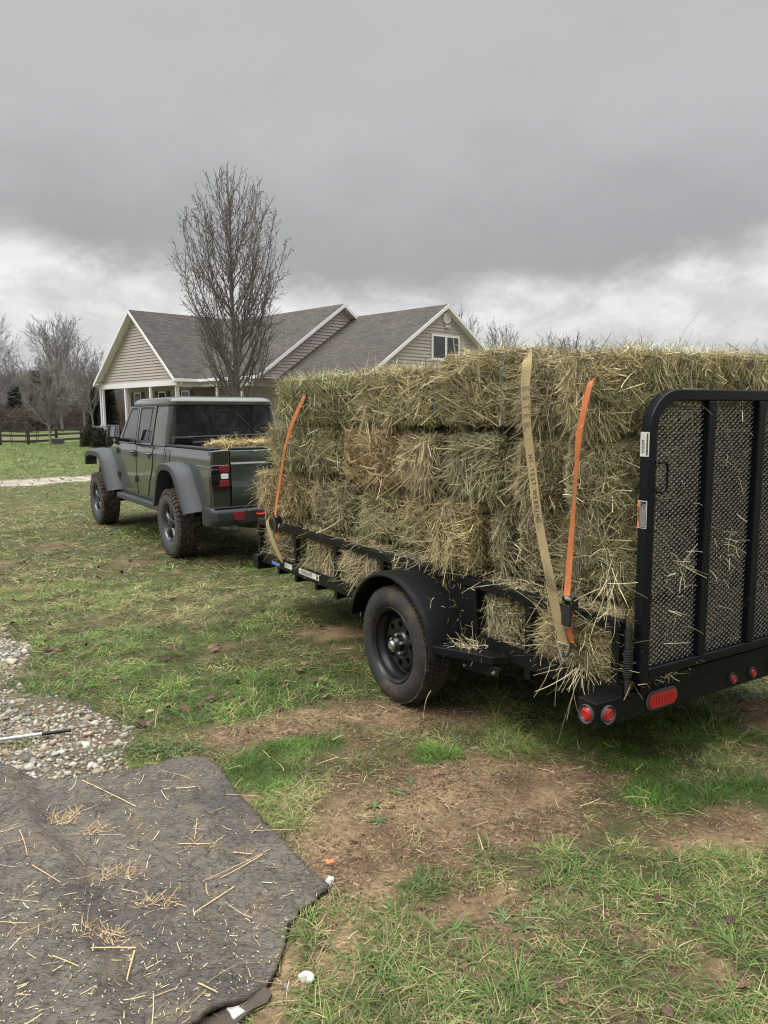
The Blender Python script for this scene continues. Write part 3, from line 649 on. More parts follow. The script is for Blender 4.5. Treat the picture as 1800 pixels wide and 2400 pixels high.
leaf_spots = [(.245, 3.46, .055), (-.12, 2.77, .05), (.12, 2.46, .04), (1.15, 2.36, .05), (.30, 3.90, .03), (-.86, 4.42, .07), (-1.25, 4.5, .06), (-1.1, 4.35, .05), (-.75, 3.98, .05), (-1.32, 4.05, .05), (1.02, 2.33, .045), (.95, 2.48, .04), (.52, 2.10, .045), (.80, 1.98, .05), (1.06, 2.08, .05), (.50, 2.02, .05), (-.95, 4.75, .05), (1.35, 2.1, .045), (-1.6, 4.62, .05)]
lr = random.Random(5)
while len(leaf_spots) < 175:
    d = 4.2+8.5*lr.random()**1.3; a = lr.uniform(-.5, .28); x, y = d*math.sin(a), d*math.cos(a)
    if x < -.35 and lr.random() < (.25+.9*float(sst(fbm(np.array([x]), np.array([y]), .9), .4, .6)[0])) and not gravelmask(np.array([x]), np.array([y]))[0] and not inpoly(np.array([x]), np.array([y]), MAT_POLY)[0]: leaf_spots.append((x, y, lr.uniform(.045, .085)))
for x, y, s_ in leaf_spots:
    o = bpy.data.objects.new('fallen_leaf', LM[lr.randrange(4)]); link(o); o.location = (x, y, float(height(np.array([x]), np.array([y]))[0])+.018)
    o.scale = (s_, s_*.9, s_); o.rotation_euler = (lr.uniform(-.4, .4), lr.uniform(-.4, .4), lr.uniform(0, 6.28)); tag(o, 'curled brown dead leaf lying on the lawn', 'leaf', 'fallen leaves on the lawn')

# ================================================================== TRAILER
TR = empty('utility_trailer', (TO[0], TO[1], 0), TYAW, 'black steel utility trailer with mesh tailgate, loaded high with hay bales', 'trailer')
PS = [.049, .602, 1.034, 1.983, 2.626, 3.298]
mb = MB(); mb.bar((.03, .025, .797), (.03, 4.035, .797), .05, .05); mb.build('top_rail', M_black, TR, bevel=.006)
MB().bar((1.90, .025, .797), (1.90, 4.035, .797), .05, .05).build('top_rail', M_black, TR, bevel=.006)
MB().bar((.055, 4.01, .797), (1.875, 4.01, .797), .05, .05).build('top_rail', M_black, TR, bevel=.006)
for s in PS:
    z0 = .385 if s > .1 else .44
    MB().box(.012, .050, s-.022, s+.022, z0, .772).build('post', M_black, TR, bevel=.004)
    MB().box(1.88, 1.918, s-.022, s+.022, z0, .772).build('post', M_black, TR, bevel=.004)
MB().box(.002, .058, 3.985, 4.04, .50, .773).build('post', M_black, TR, bevel=.004); MB().box(1.872, 1.928, 3.985, 4.04, .50, .773).build('post', M_black, TR, bevel=.004)
# side frame (angle iron), cross members, front beam
for x0, x1, sd_ in ((.0115, .02, 1), (1.91, 1.9185, -1)):
    m_ = MB().box(x0, x1, .0, 3.96, .440, .532); m_.box(min(x0, x0+sd_*.06), max(x1, x1+sd_*.05), .0, 3.96, .440, .447); m_.build('side_frame', M_black, TR, bevel=.002)
for s in (.60, 1.034, 1.5, 1.983, 2.30, 2.626, 2.96, 3.298, 3.65):
    MB().box(.022, 1.908, s-.02, s+.02, .386, .438).build('cross_member', M_black, TR)
MB().box(-.03, 1.95, 3.97, 4.075, .378, .498).build('front_beam', M_black, TR, bevel=.006)
for xx in (.4, 1.0, 1.6):
    pass
for k_ in range(8): MB().box(.065+k_*.226, .283+k_*.226, .03, 3.96, .494, .530).build('deck_plank', M_wood, TR)
# tongue and coupler
for sx in (.35, 1.58): MB().bar((sx, 3.3, .40), (.965, 5.15, .42), .06, .10).build('tongue_bar', M_black, TR, bevel=.005)
MB().lathe([(-.08, .001), (-.08, .04), (.05, .055), (.09, .03), (.09, .001)], 16, 'z', (.965, 5.32, .46)).bar((.965, 5.10, .44), (.965, 5.32, .46), .07, .07).build('coupler', M_black, TR, bevel=.004)
MB().tube([(.965, 4.75, .12), (.965, 4.75, .75)], .03, 12).tube([(.965, 4.75, .75), (.965, 4.62, .78)], .012, 8).disc((.965, 4.75, .1), .08, 'z', 16, .01).build('jack', M_black, TR, smooth=True)
# rear beam with lights
rb = MB().box(-.145, 2.075, .0, .11, .375, .490).build('rear_beam', M_black, TR, bevel=.006)
MB().box(.115, 1.815, -.012, .06, .4925, .540).build('rear_ledge', M_black, TR, bevel=.004)
def round_light(x, y, z, r, axis, name='marker_light', m=M_red):
    d = -1
    g_ = MB().lathe([(d*-.004, r*.82), (d*.004, r*1.08), (d*.012, r*1.30), (d*.002, r*1.36), (d*-.01, r*1.30)], 28, axis, (x, y, z)).build(name, M_grom, TR, smooth=True)
    MB().lathe([(-.010, .001), (-.012, r*.45), (-.010, r*.80), (-.004, r*.98), (.004, r*1.0)], 28, axis, (x, y, z)).lathe([(-.0135, r*.60), (-.015, r*.64), (-.0135, r*.68)], 28, axis, (x, y, z)).build('lens', m, g_, smooth=True)
round_light(-.079, -.002, .430, .031, 'y'); round_light(-.1465, .052, .430, .031, 'x')
for x in (.794, .955, 1.115): round_light(x, -.002, .425, .020, 'y')
round_light(2.01, -.002, .430, .031, 'y')
for xc in (.270, 1.66):
    def stad(rx, n=10): return [(xc+sg*(.062)+rx*math.cos(a), .432+rx*math.sin(a)) for sg, a0 in ((1, -math.pi/2), (-1, math.pi/2)) for a in [a0+math.pi*i/n for i in range(n+1)]]
    gr = MB().prism(stad(.045), -.008, .0, 'y').build('tail_light', M_grom, TR, bevel=.004)
    m_ = MB().prism(stad(.033), -.013, -.0085, 'y')
    for i in range(-4, 5): m_.box(xc+i*.019-.008, xc+i*.019+.006, -.0155, -.0132, .410, .454)
    m_.build('lens', M_red, gr, bevel=.002)
# gate
def gpath(z0, x0=.087, x1=1.845, zt=1.785, r=.155, n=8):
    P = [(x0, z0)]+[(x0+r-r*math.cos(a), zt-r+r*math.sin(a)) for a in [math.pi/2*i/n for i in range(n+1)]]+[(x1-r+r*math.sin(a), zt-r+r*math.cos(a)) for a in [math.pi/2*i/n for i in range(n+1)]]+[(x1, z0)]
    return [(p[0], -.030, p[1]) for p in P]
gate = MB().sweep(gpath(.56), .05, .05, 'y').bar((.112, -.030, .590), (1.82, -.030, .590), .05, .045).build('tailgate', M_gate, TR, bevel=.008, seg=3)
for x in (.468, .838, 1.20, 1.53): MB().box(x-.026, x+.026, -.058, -.012, .613, 1.760).build('gate_bar', M_gate, gate, bevel=.006)
mb = MB(); mbl = MB(); pit = .0195
def clipseg(x, z, dx, dz):
    """clip an infinite diagonal to the rounded gate opening"""
    pts = []
    for u in np.arange(-2.5, 2.5, .01):
        px, pz = x+dx*u, z+dz*u; ok = .105 < px < 1.83 and .605 < pz < 1.765
        if ok:
            cx = .262 if px < .262 else (1.67 if px > 1.67 else None)
            if cx is not None and pz > 1.63 and math.hypot(px-cx, pz-1.63) > .142: ok = False
        if ok: pts.append(u)
    return (pts[0], pts[-1]) if len(pts) > 1 else None
A_ = R(33); nstr = int(2.6/pit)
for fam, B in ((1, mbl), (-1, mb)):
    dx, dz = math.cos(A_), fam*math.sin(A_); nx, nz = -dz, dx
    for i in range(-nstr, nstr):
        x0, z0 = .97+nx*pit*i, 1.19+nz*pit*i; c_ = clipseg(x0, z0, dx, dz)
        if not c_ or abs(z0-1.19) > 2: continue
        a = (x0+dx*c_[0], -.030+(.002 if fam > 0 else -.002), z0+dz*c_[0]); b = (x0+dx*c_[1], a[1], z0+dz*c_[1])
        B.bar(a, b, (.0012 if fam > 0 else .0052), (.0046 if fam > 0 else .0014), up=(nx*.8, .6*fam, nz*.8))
tag(mbl.build('mesh_panel', M_mesh_lit, gate), 'strands of the expanded steel mesh with sky glint painted into their lighter colour'); mb.build('mesh_panel', M_mesh, gate)
hd = [(.112, -.06, 1.503), (.135, -.072, 1.505), (.150, -.075, 1.497), (.155, -.075, 1.48), (.155, -.075, 1.405), (.150, -.075, 1.385), (.135, -.072, 1.378), (.108, -.06, 1.382)]
MB().tube(hd, .0055, 8).build('handle', M_gate, gate, smooth=True)
# labels on the gate stile (left face of the stile)
LX = .0612
lab = MB().box(LX-.0012, LX, -.053, -.008, 1.530, 1.632).build('sticker', M_lab, gate)
Mx = Matrix.Translation((LX-.0022, -.024, 1.568)) @ Matrix(((0, 0, -1, 0), (0, -1, 0, 0), (1, 0, 0, 0), (0, 0, 0, 1)))
Mx = Matrix.Translation((LX-.0022, -.0235, 1.572)) @ Matrix(((0, 0, -1, 0), (0, 1, 0, 0), (1, 0, 0, 0), (0, 0, 0, 1)))
text_mesh('218359', .0185, M_ink, 'number', lab, Mx)
m_ = MB(); z = 1.536
while z < 1.626:
    h_ = random.choice((.0008, .0014, .0022)); m_.box(LX-.0024, LX-.0014, -.0475, -.0395, z, z+h_); z += h_+random.choice((.0009, .0014))
m_.build('barcode', M_ink, lab)
lab = MB().box(LX-.0012, LX, -.053, -.006, 1.228, 1.345).build('warning_label', M_lab, gate)
MB().box(LX-.0020, LX-.0013, -.0505, -.019, 1.2310, 1.342).build('black_field', M_ink, lab); MB().box(LX-.0020, LX-.0013, -.018, -.0075, 1.2310, 1.342).build('orange_band', M_labo, lab)
text_mesh('WARNING', .0125, M_ink, 'lettering', lab, Matrix.Translation((LX-.0030, -.0128, 1.287)) @ Matrix(((0, 0, -1, 0), (0, 1, 0, 0), (1, 0, 0, 0), (0, 0, 0, 1))))
m_ = MB()
for i in range(7):
    z = 1.234
    while z < 1.330-.01*(i % 3): l_ = random.uniform(.004, .012); m_.box(LX-.0027, LX-.0021, -.0485+i*.0041, -.0472+i*.0041, z, z+l_); z += l_+.0018
m_.build('fine_print', M_lab, lab)
# gate hinge, lift spring and cable beside the corner post
m_ = MB().tube([(.07, -.03, .555), (.20, -.03, .555)], .017, 12); m_.build('hinge', M_black, TR, smooth=True)
m_ = MB().tube([(.075+.017*math.cos(a*.9), -.045+0*a, .517+.0*a) for a in (0, 1)], .001, 3)
m_ = MB().tube([(.16+.0022*a, -.028+.014*math.sin(a), .520+.014*math.cos(a)) for a in np.arange(0, 40, .5)], .003, 5); m_.build('hinge_spring', M_black, TR, smooth=True)
sp0 = MB().tube([(.028, -.010, .50), (.028, -.010, .745)], .011, 10).tube([(.028, -.010, .745), (.028, -.010, .80)], .014, 10)
sp0.tube([(.028+.0165*math.cos(a), -.010+.0165*math.sin(a), .575+a*.00165) for a in np.arange(0, 75, .45)], .0036, 5).build('lift_spring', M_plast, TR, smooth=True)
MB().tube([(.028, -.01, .80), (.034, -.014, .818), (.045, -.02, .830), (.058, -.027, .826), (.068, -.033, .805), (.070, -.035, .78)], .0035, 6).build('lift_cable', M_plast, TR, smooth=True)
# stickers on the side frame
lab = MB().box(.0103, .0113, 2.885, 3.232, .468, .512).build('sticker', M_lab, TR); m_ = MB()
for i in range(5): m_.box(.0093, .0101, 3.0, 3.215-.02*(i % 3), .4765+i*.006, .4785+i*.006)
m_.box(.0093, .0101, 2.90, 2.925, .473, .507).box(.0093, .0101, 3.0, 3.02, .50, .508); m_.build('fine_print', M_ink, lab)
MB().box(.0103, .0113, 3.36, 3.50, .470, .512).build('sticker', M_lab, TR); MB().box(.0103, .0113, 3.60, 3.76, .46, .485).build('sticker', M_labb, TR)
# fender, brackets, step
WS, WZ = 1.552, .352
arc = [(WS+.446*math.cos(a), WZ+.005+.418*math.sin(a)) for a in np.linspace(R(12), R(176), 25)]
def section(y, z, k_):
    r_ = .0
    return [(-.245, y*1., z-.0), (.008, y, z)]
outer = [[(x, WS+(y-WS)*k1, WZ+(z-WZ)*k1) for x, k1 in ((-.222, .975), (-.226, 1.0), (-.218, 1.030), (-.200, 1.045), (.010, 1.045), (.010, 1.035), (-.198, 1.030), (-.212, .985))] for y, z in arc]
fd = MB().loft(outer, True, True).build('fender', M_black, TR, smooth='auto')
MB().prism([(WS+.47*math.cos(a), WZ+.45*math.sin(a)) for a in np.linspace(R(0), R(180), 21)], .0015, .0105, 'x').build('fender_wall', M_black, TR)
MB().prism([(1.12, .45), (.98, .532), (1.0, .77), (1.28, .768), (1.20, .65)], .0, .008, 'x').build('fender_gusset', M_black, TR)
MB().prism([(-.214, 1.10), (.012, 1.12), (.012, .74), (-.066, .773)], .425, .468, 'z').build('step', M_black, TR, bevel=.004)
MB().prism([(.72, .42), (.74, .365), (1.0, .335), (1.06, .365), (1.06, .42)], -.06, -.045, 'x').build('bracket', M_black, TR, bevel=.004)
for yy, zz in ((.77, .385), (1.01, .36)): MB().lathe([(-.01, .001), (-.01, .008), (.0, .010)], 8, 'x', (-.06, yy, zz)).build('bolt', M_chrome, TR)
MB().tube([(-.0, WS, WZ-.02), (1.93, WS, WZ-.02)], .03, 12).build('axle', M_under, TR)
for xx in (.05, 1.88): MB().bar((xx, WS-.33, .36), (xx, WS, .30), .05, .03).bar((xx, WS, .30), (xx, WS+.33, .36), .05, .03).build('leaf_spring', M_under, TR)
def trailer_wheel(xo, flip=1):
    """outer face at xo; outside points towards -x when flip = 1"""
    Wd = .205; f_ = flip
    def pr(p): return [(xo+f_*a, r_) for a, r_ in p]
    wroot = MB().lathe(pr([(.030, .224), (.012, .238), (.0, .268), (.003, .302), (.017, .331), (.034, .345)]), 64, 'x', (0, WS, WZ)).lathe(pr([(Wd-.034, .345), (Wd-.004, .300), (Wd, .262), (Wd-.03, .205)]), 64, 'x', (0, WS, WZ)).build('wheel', M_rub, TR, smooth=True)
    # tread: ribs with sipes
    m_ = MB(); m_.lathe(pr([(.034, .345), (.040, .3405), (.165, .3405), (Wd-.034, .345)]), 64, 'x', (0, WS, WZ)); NB = 76
    for ri, (a0, a1) in enumerate(((.024, .052), (.058, .084), (.090, .116), (.122, .148), (.154, .182))):
        for k_ in range(NB):
            th = 2*math.pi*(k_+.5*(ri % 2))/NB; dth = 2*math.pi/NB*.40; ro = .3495 if 0 < ri < 4 else .3465; vs = []
            for a in (a0, a1):
                for tt in (th-dth, th+dth):
                    for r_ in (.336, ro): vs.append((xo+f_*a, WS+r_*math.cos(tt+(a-a0)*.6), WZ+r_*math.sin(tt+(a-a0)*.6)))
            m_._add(vs, [(0, 1, 3, 2), (4, 6, 7, 5), (0, 4, 5, 1), (2, 3, 7, 6), (1, 5, 7, 3)])
    m_.build('tread', M_rubm, wroot)
    # rim: flange, well and disc with round holes
    ri_ = MB().lathe(pr([(.030, .228), (.020, .232), (.014, .224), (.024, .214), (.030, .206), (.060, .203), (.070, .194), (.115, .188), (.13, .172), (.19, .168)]), 56, 'x', (0, WS, WZ)).build('rim', M_rimb, wroot, smooth='auto')
    pd = lambda p: pr([(a+.038, r_) for a, r_ in p])
    d_ = MB(); nh = 8; hr = .020; rc = .118; N_ = 96; rings = [(.060, .168), (.048, .155), (.040, .140), (.040, .097), (.043, .085), (.034, .075), (.034, .001)]
    # disc with holes: build annulus cells around each hole
    seg = 12
    for k_ in range(nh):
        tc = 2*math.pi*k_/nh; cxh, czh = rc*math.cos(tc), rc*math.sin(tc); rim_o = []; hole = []; hole2 = []
        for q in range(24):
            a = 2*math.pi*q/24; hx = cxh+hr*math.cos(a); hz = czh+hr*math.sin(a); hole.append((xo+f_*.078, WS+hx, WZ+hz)); hole2.append((xo+f_*.093, WS+hx, WZ+hz))
            dxa, dza = math.cos(a), math.sin(a); best = None                      # shoot to the sector border (r .095 .. .142, half angle pi/nh)
            t_ = hr
            while True:
                t_ += .0015; px, pz = cxh+dxa*t_, czh+dza*t_; r_ = math.hypot(px, pz); an = (math.atan2(pz, px)-tc+math.pi) % (2*math.pi)-math.pi
                if r_ > .146 or r_ < .088 or abs(an) > math.pi/nh: break
            rim_o.append((xo+f_*.078, WS+px, WZ+pz))
        d_.loft([rim_o, hole, hole2], True)
    d_.lathe(pd([(.085, .188), (.075, .176), (.062, .166), (.048, .156), (.040, .1455), (.0405, .142)]), 64, 'x', (0, WS, WZ)); d_.lathe(pd([(.0405, .092), (.040, .088), (.044, .080), (.030, .070), (.028, .040)]), 48, 'x', (0, WS, WZ))
    d_.build('wheel_disc', M_rimb, ri_, fix=True)
    MB().lathe(pd([(.075, .17), (.076, .001)]), 32, 'x', (0, WS, WZ)).build('wheel_back', M_under, ri_)
    MB().lathe(pd([(.030, .050), (.005, .048), (-.004, .040), (-.012, .034)]), 32, 'x', (0, WS, WZ)).build('hub', M_rimb, wroot, smooth='auto')
    MB().lathe(pd([(-.012, .029), (-.026, .027), (-.032, .022), (-.030, .011), (-.032, .001)]), 24, 'x', (0, WS, WZ)).build('hub_cap', M_chrome, wroot, smooth='auto')
    for k_ in range(5):
        a = 2*math.pi*k_/5+.3; MB().lathe(pd([(.034, .011), (.010, .0115), (.002, .008), (.001, .001)]), 6, 'x', (0, WS+.057*math.cos(a), WZ+.057*math.sin(a))).build('lug_nut', M_chrome, wroot)
trailer_wheel(-.205, 1); trailer_wheel(2.135, -1)
m_ = MB(); m_.loft([[(1.93-(x-.0)+.0, y, z) for x, y, z in sec] for sec in outer], True, True); m_.build('fender', M_black, TR, smooth='auto')

# ================================================================== HAY
HC = np.array([(.48, .405, .235), (.37, .32, .18), (.27, .255, .145), (.60, .515, .31), (.70, .62, .41), (.19, .165, .10), (.36, .285, .175)])
HP = np.array([.22, .22, .18, .13, .08, .12, .05])
def bale(c, d, lab, tint=(1, 1, 1), fl='t', dens=7000, wk=1., faces=('L', 'R', 'T'), long_axis='s', group='hay bales stacked on the trailer', origin=None, yaw=TYAW, name='hay_bale', extra=0, seed=0, fringe=1., twine=False):
    """c = centre (s, t, z), d = size (s, t, z). L = left face (-t), R = rear face (-s), T = top, B = bottom, F = front (+s)"""
    g_ = np.random.default_rng(1000+seed); hx, hy, hz = d[1]/2, d[0]/2, d[2]/2        # local x = t, y = s, z
    A = Acc(); n = 18; V = []; Q = []; off = 0
    h3 = np.array([hx, hy, hz])-.012
    for ax in range(3):
        for sg in (-1, 1):
            u, v = np.meshgrid(np.linspace(-1, 1, n), np.linspace(-1, 1, n), indexing='ij'); p = np.zeros((n, n, 3)); b_, c_ = [k for k in range(3) if k != ax]
            p[..., ax] = sg; p[..., b_] = u; p[..., c_] = v; q = p.copy()
            r_ = .46
            for k in range(3):
                o1, o2 = [j for j in range(3) if j != k]; q[..., k] = p[..., k]*(1-r_*.5*(np.abs(p[..., o1])**6+np.abs(p[..., o2])**6)*.5)
            w_ = q*h3; nz = fbm(w_[..., 0]*1.+w_[..., 2]+seed, w_[..., 1]+w_[..., 2]*.7+seed*3.1, 9, 3)-.5
            w_ = w_*(1+nz[..., None]*.055); V.append(w_.reshape(-1, 3)); ii, jj = np.meshgrid(np.arange(n-1), np.arange(n-1), indexing='ij')
            qd = np.stack([ii*n+jj, (ii+1)*n+jj, (ii+1)*n+jj+1, ii*n+jj+1], -1).reshape(-1, 4)
            if (sg < 0) ^ (ax == 1): qd = qd[:, ::-1]
            Q.append(qd+off); off += n*n
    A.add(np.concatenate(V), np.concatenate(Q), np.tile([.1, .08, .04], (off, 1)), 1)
    tint = np.array(tint)
    for f in faces:
        ax, sg = {'L': (0, -1), 'R': (1, -1), 'T': (2, 1), 'B': (2, -1), 'F': (1, 1), 'E': (0, 1)}[f]
        b_, c_ = [k for k in range(3) if k != ax]; area = 4*h3[b_]*h3[c_]; N = int(area*dens*(.75 if f == 'T' else 1)); nrm = np.zeros(3); nrm[ax] = sg
        fringe = fringe*0; 
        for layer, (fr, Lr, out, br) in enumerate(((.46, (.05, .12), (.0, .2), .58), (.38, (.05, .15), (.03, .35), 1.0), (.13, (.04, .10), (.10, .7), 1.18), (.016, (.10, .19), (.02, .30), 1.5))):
            m = int(N*fr*1.1); u = g_.uniform(-1.0, 1.0, m); v = g_.uniform(-1.0, 1.0, m)
            edge = .46*.25*(np.abs(u)**6+np.abs(v)**6)
            P = np.zeros((m, 3)); P[:, b_] = u*(h3[b_]-.012); P[:, c_] = v*(h3[c_]-.012); P[:, ax] = sg*h3[ax]*(1-edge)
            # flakes: creases running across the bale
            lc = P[:, b_ if b_ == 1 else c_] if long_axis == 's' else P[:, 0 if ax != 0 else 2]
            fk = np.sin(lc*2*np.pi/.085+2*fbm(P[:, 1]*1., P[:, 2]*1., 6)); P[:, ax] += sg*(.006*fk+.004+g_.uniform(-.012, .006, m)*(1-layer*.4))
            th0 = (fbm(P[:, b_]*1.+seed*2.7, P[:, c_]*1.+ax*9, 4.2, 3)-.5)*9+seed
            th = th0+g_.normal(0, .62, m); dirn = np.zeros((m, 3)); dirn[:, b_] = np.cos(th); dirn[:, c_] = np.sin(th)*1.0; o_ = g_.uniform(*out, m)*(.45 if f == 'R' and c[0]-d[0]/2 < .12 else 1.)
            dirn[:, ax] = sg*o_; D = norm(dirn)
            Nn = norm(nrm[None]+g_.normal(0, .45, (m, 3))); hang = g_.random(m) < .22; eg_ = np.maximum((np.abs(u)*h3[b_]-(h3[b_]-.06))/.06, (np.abs(v)*h3[c_]-(h3[c_]-.06))/.06).clip(0, 1); L = g_.uniform(*Lr, m)*(1.+.2*wk-.2)*(1-.62*eg_*(~hang))*(.55 if f == 'T' and layer > 1 else 1); W = g_.uniform(.0016, .0040, m)*wk*(.8+.35*(g_.random(m) < .1))
            cu = g_.normal(0, .38, (m, 3)); cu[:, 2] -= .18; cu[:, ax] -= sg*o_*.55
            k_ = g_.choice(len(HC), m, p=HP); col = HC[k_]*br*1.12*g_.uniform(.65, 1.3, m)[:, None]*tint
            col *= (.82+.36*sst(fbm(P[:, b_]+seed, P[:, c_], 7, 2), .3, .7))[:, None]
            P = P-D*(L*.35)[:, None]*(np.array([1, 1, 1])); P[:, ax] = np.where(sg > 0, np.maximum(P[:, ax], h3[ax]*(1-edge)-.03), np.minimum(P[:, ax], -h3[ax]*(1-edge)+.03))
            A.add(*ribbons(P, D, Nn, L, W, cu, col, (3, 4, 4, 5)[layer], .7), 0)
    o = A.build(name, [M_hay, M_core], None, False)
    og = TO if origin is None else origin; F_ = np.array([-math.sin(yaw), math.cos(yaw)]); L_ = np.array([math.cos(yaw), math.sin(yaw)])
    p = og+F_*c[0]+L_*c[1]; o.location = (p[0], p[1], c[2]); g2 = random.Random(seed)
    o.rotation_euler = (g2.uniform(-.012, .012), g2.uniform(-.012, .012), yaw+g2.uniform(-.03, .03)*(d[0] < 1.2))
    if twine:
        for yy in ((-.28, .28) if d[0] > .6 else (0.,)):
            m_ = MB()
            q = [(-hx-.004, yy, -hz+.03), (-hx-.010, yy+.01, -hz*.3), (-hx-.010, yy, hz*.4), (-hx+.004, yy, hz-.03)]
            m_.tube(q, .0022, 5).build('twine', M_twine, o, fix=False)
    return tag(o, lab, 'hay bale', group)
def dn_(s): return 14500/(1+.40*max(s, 0))
def wk_(s): return 1.+.22*max(s-.5, 0)
rowname = {0: 'bottom', 1: 'second', 2: 'third', 3: 'top'}
ROWS = [(.50, .86, [(-.0, .58), (.63, 1.02), (1.06, 1.50), (1.55, 1.97), (2.01, 2.60), (2.65, 3.28), (3.32, 4.0)]),
        (.86, 1.24, [(-.04, .50), (.50, .79), (.79, 1.03), (1.03, 1.43), (1.43, 1.87), (1.87, 2.41), (2.41, 3.13), (3.13, 4.12)]),
        (1.24, 1.62, [(-.05, .46), (.46, .84), (.84, 1.36), (1.36, 1.85), (1.85, 2.53), (2.53, 3.86)]),
        (1.62, 2.00, [(-.10, .08), (.08, .51), (.51, .79), (.79, 1.43), (1.43, 2.36), (2.36, 3.68)])]
LABS = {(0, 0): 'bottom-row bale spilling long straws between the last two trailer posts, by the tailgate', (0, 1): 'bottom-row bale in the second gap between posts counted from the tailgate', (0, 2): 'bottom-row bale right behind the fender and step bracket', (0, 3): 'bottom-row bale hidden by the top of the fender',
        (0, 4): 'bottom-row bale just ahead of the fender', (0, 5): 'bottom-row bale between the two front posts above the white frame sticker', (0, 6): 'bottom-row bale at the front corner of the trailer',
        (1, 0): 'second-row bale resting on the rail under the orange strap by the tailgate', (1, 1): 'second-row bale crossed by the tan webbing strap', (1, 2): 'narrow second-row bale just ahead of the tan webbing strap', (1, 3): 'pale second-row bale bulging out above the fender', (1, 4): 'second-row bale directly ahead of the pale bulging one',
        (1, 5): 'second-row bale midway along the rail, under the reddish bale', (1, 6): 'second-row bale standing next to the front orange strap', (1, 7): 'second-row bale sticking out at the front end under the orange strap',
        (2, 0): 'third-row bale against the tailgate stile, behind the orange strap', (2, 1): 'third-row bale behind the lettering of the tan strap', (2, 2): 'third-row greenish bale ahead of the tan strap', (2, 3): 'third-row bale next behind the reddish straw bale', (2, 4): 'reddish tan third-row bale with long stiff straws', (2, 5): 'third-row bale at the front end of the load, behind the orange strap',
        (3, 0): 'top-row bale laid crosswise above the tailgate', (3, 1): 'top-row bale where the rear orange strap starts', (3, 2): 'small top-row bale crossed by the top of the tan strap', (3, 3): 'top-row bale just ahead of the tan strap, raised above the ones in front', (3, 4): 'top-row bale in the middle of the load, ahead of the raised one', (3, 5): 'frontmost top-row bale against the roof of the truck'}
TINT = {(2, 4): (1.10, .97, .88), (1, 3): (1.15, 1.12, 1.0), (3, 5): (.93, .98, .90), (3, 4): (1.02, 1.03, .93), (0, 0): (1.08, 1.06, 1.0), (2, 2): (.92, .95, .92), (3, 0): (1.06, 1.06, .95), (1, 7): (1.08, 1.0, .9), (0, 2): (1.1, .95, .8)}
OFF = {(1, 3): -.055, (2, 4): -.03, (1, 6): .0, (3, 1): .02, (3, 2): .035, (1, 2): .02, (2, 1): .025, (1, 4): .01, (0, 0): -.035, (2, 3): .01, (3, 5): .0, (1, 7): -.01, (0, 1): .0}
TOP = {(3, 3): .055, (3, 2): .0, (3, 1): -.02, (3, 0): .0, (3, 5): .005, (3, 4): .0, (2, 4): .015, (1, 3): .01}
sd_i = 1
for ri, (z0, z1, lst) in enumerate(ROWS):
    for bi, (s0, s1) in enumerate(lst):
        k = (ri, bi); t0 = (.030 if ri == 0 else .040 if ri == 1 else .005)+OFF.get(k, 0)+random.uniform(-.020, .026); zt = z1+TOP.get(k, random.uniform(-.008, .008)); tw = 1.0 if k != (3, 0) else 1.84
        if k == (3, 0): s0, s1b, t0 = .02, .42, -.02
        else: s1b = s1
        if k == (3, 1): s0 = .10
        if bi == 0 and ri in (1, 2): s0 = .045
        if k[0] == 0 and bi < 1: s0 = .03
        sc = (s0+s1b)/2; fc = ['L', 'T'] if ri else ['L', 'T']
        if bi == 0: fc.append('R')
        if k == (1, 3) or k == (3, 3): fc += ['R', 'F']
        if k[0] in (2, 3) and bi in (1, 2, 4): fc.append('R')
        if bi == len(lst)-1: fc.append('F')
        bale((sc, t0+tw/2, (z0+zt)/2+random.uniform(-.012, .010)*(ri > 0)), (s1b-s0-.018-random.uniform(0, .016), tw, zt-z0-.004), LABS[k], TINT.get(k, tuple(np.array([1, random.uniform(.97, 1.03), random.uniform(.9, 1.05)])*random.uniform(.90, 1.12))), dens=dn_(sc), wk=wk_(sc), faces=fc, twine=k in ((1, 0), (3, 3), (2, 5), (1, 5)), seed=sd_i, long_axis='s' if (s1-s0) > .6 else 't'); sd_i += 1
# right-hand column, seen through the tailgate mesh and over the top
for ri, (z0, z1, _) in enumerate(ROWS[:3]):
    s0 = .05
    bale((.47+s0, 1.475, (z0+z1)/2), (.92, .84, z1-z0-.006), 'bale of the right-hand stack behind the tailgate mesh, '+('lowest' if ri == 0 else 'middle' if ri == 1 else 'upper')+' of three', dens=5500, wk=1.1, faces=('R', 'T'), seed=60+ri)
for i, s0 in enumerate((.95, 1.87, 2.79)):
    for ri in (1, 2, 3) if i < 3 else (3,):
        z0, z1, _ = ROWS[ri]; bale((s0+.45, 1.445, (z0+z1)/2-(.0)), (.90, .86, z1-z0-.006), 'far-side bale in the '+('', 'second', 'third', 'top')[ri]+' row, number '+('one', 'two', 'three')[i]+' forward of those at the tailgate', dens=1800, wk=1.8, faces=('T', 'E') if ri == 3 else ('E',), seed=70+i*4+ri)
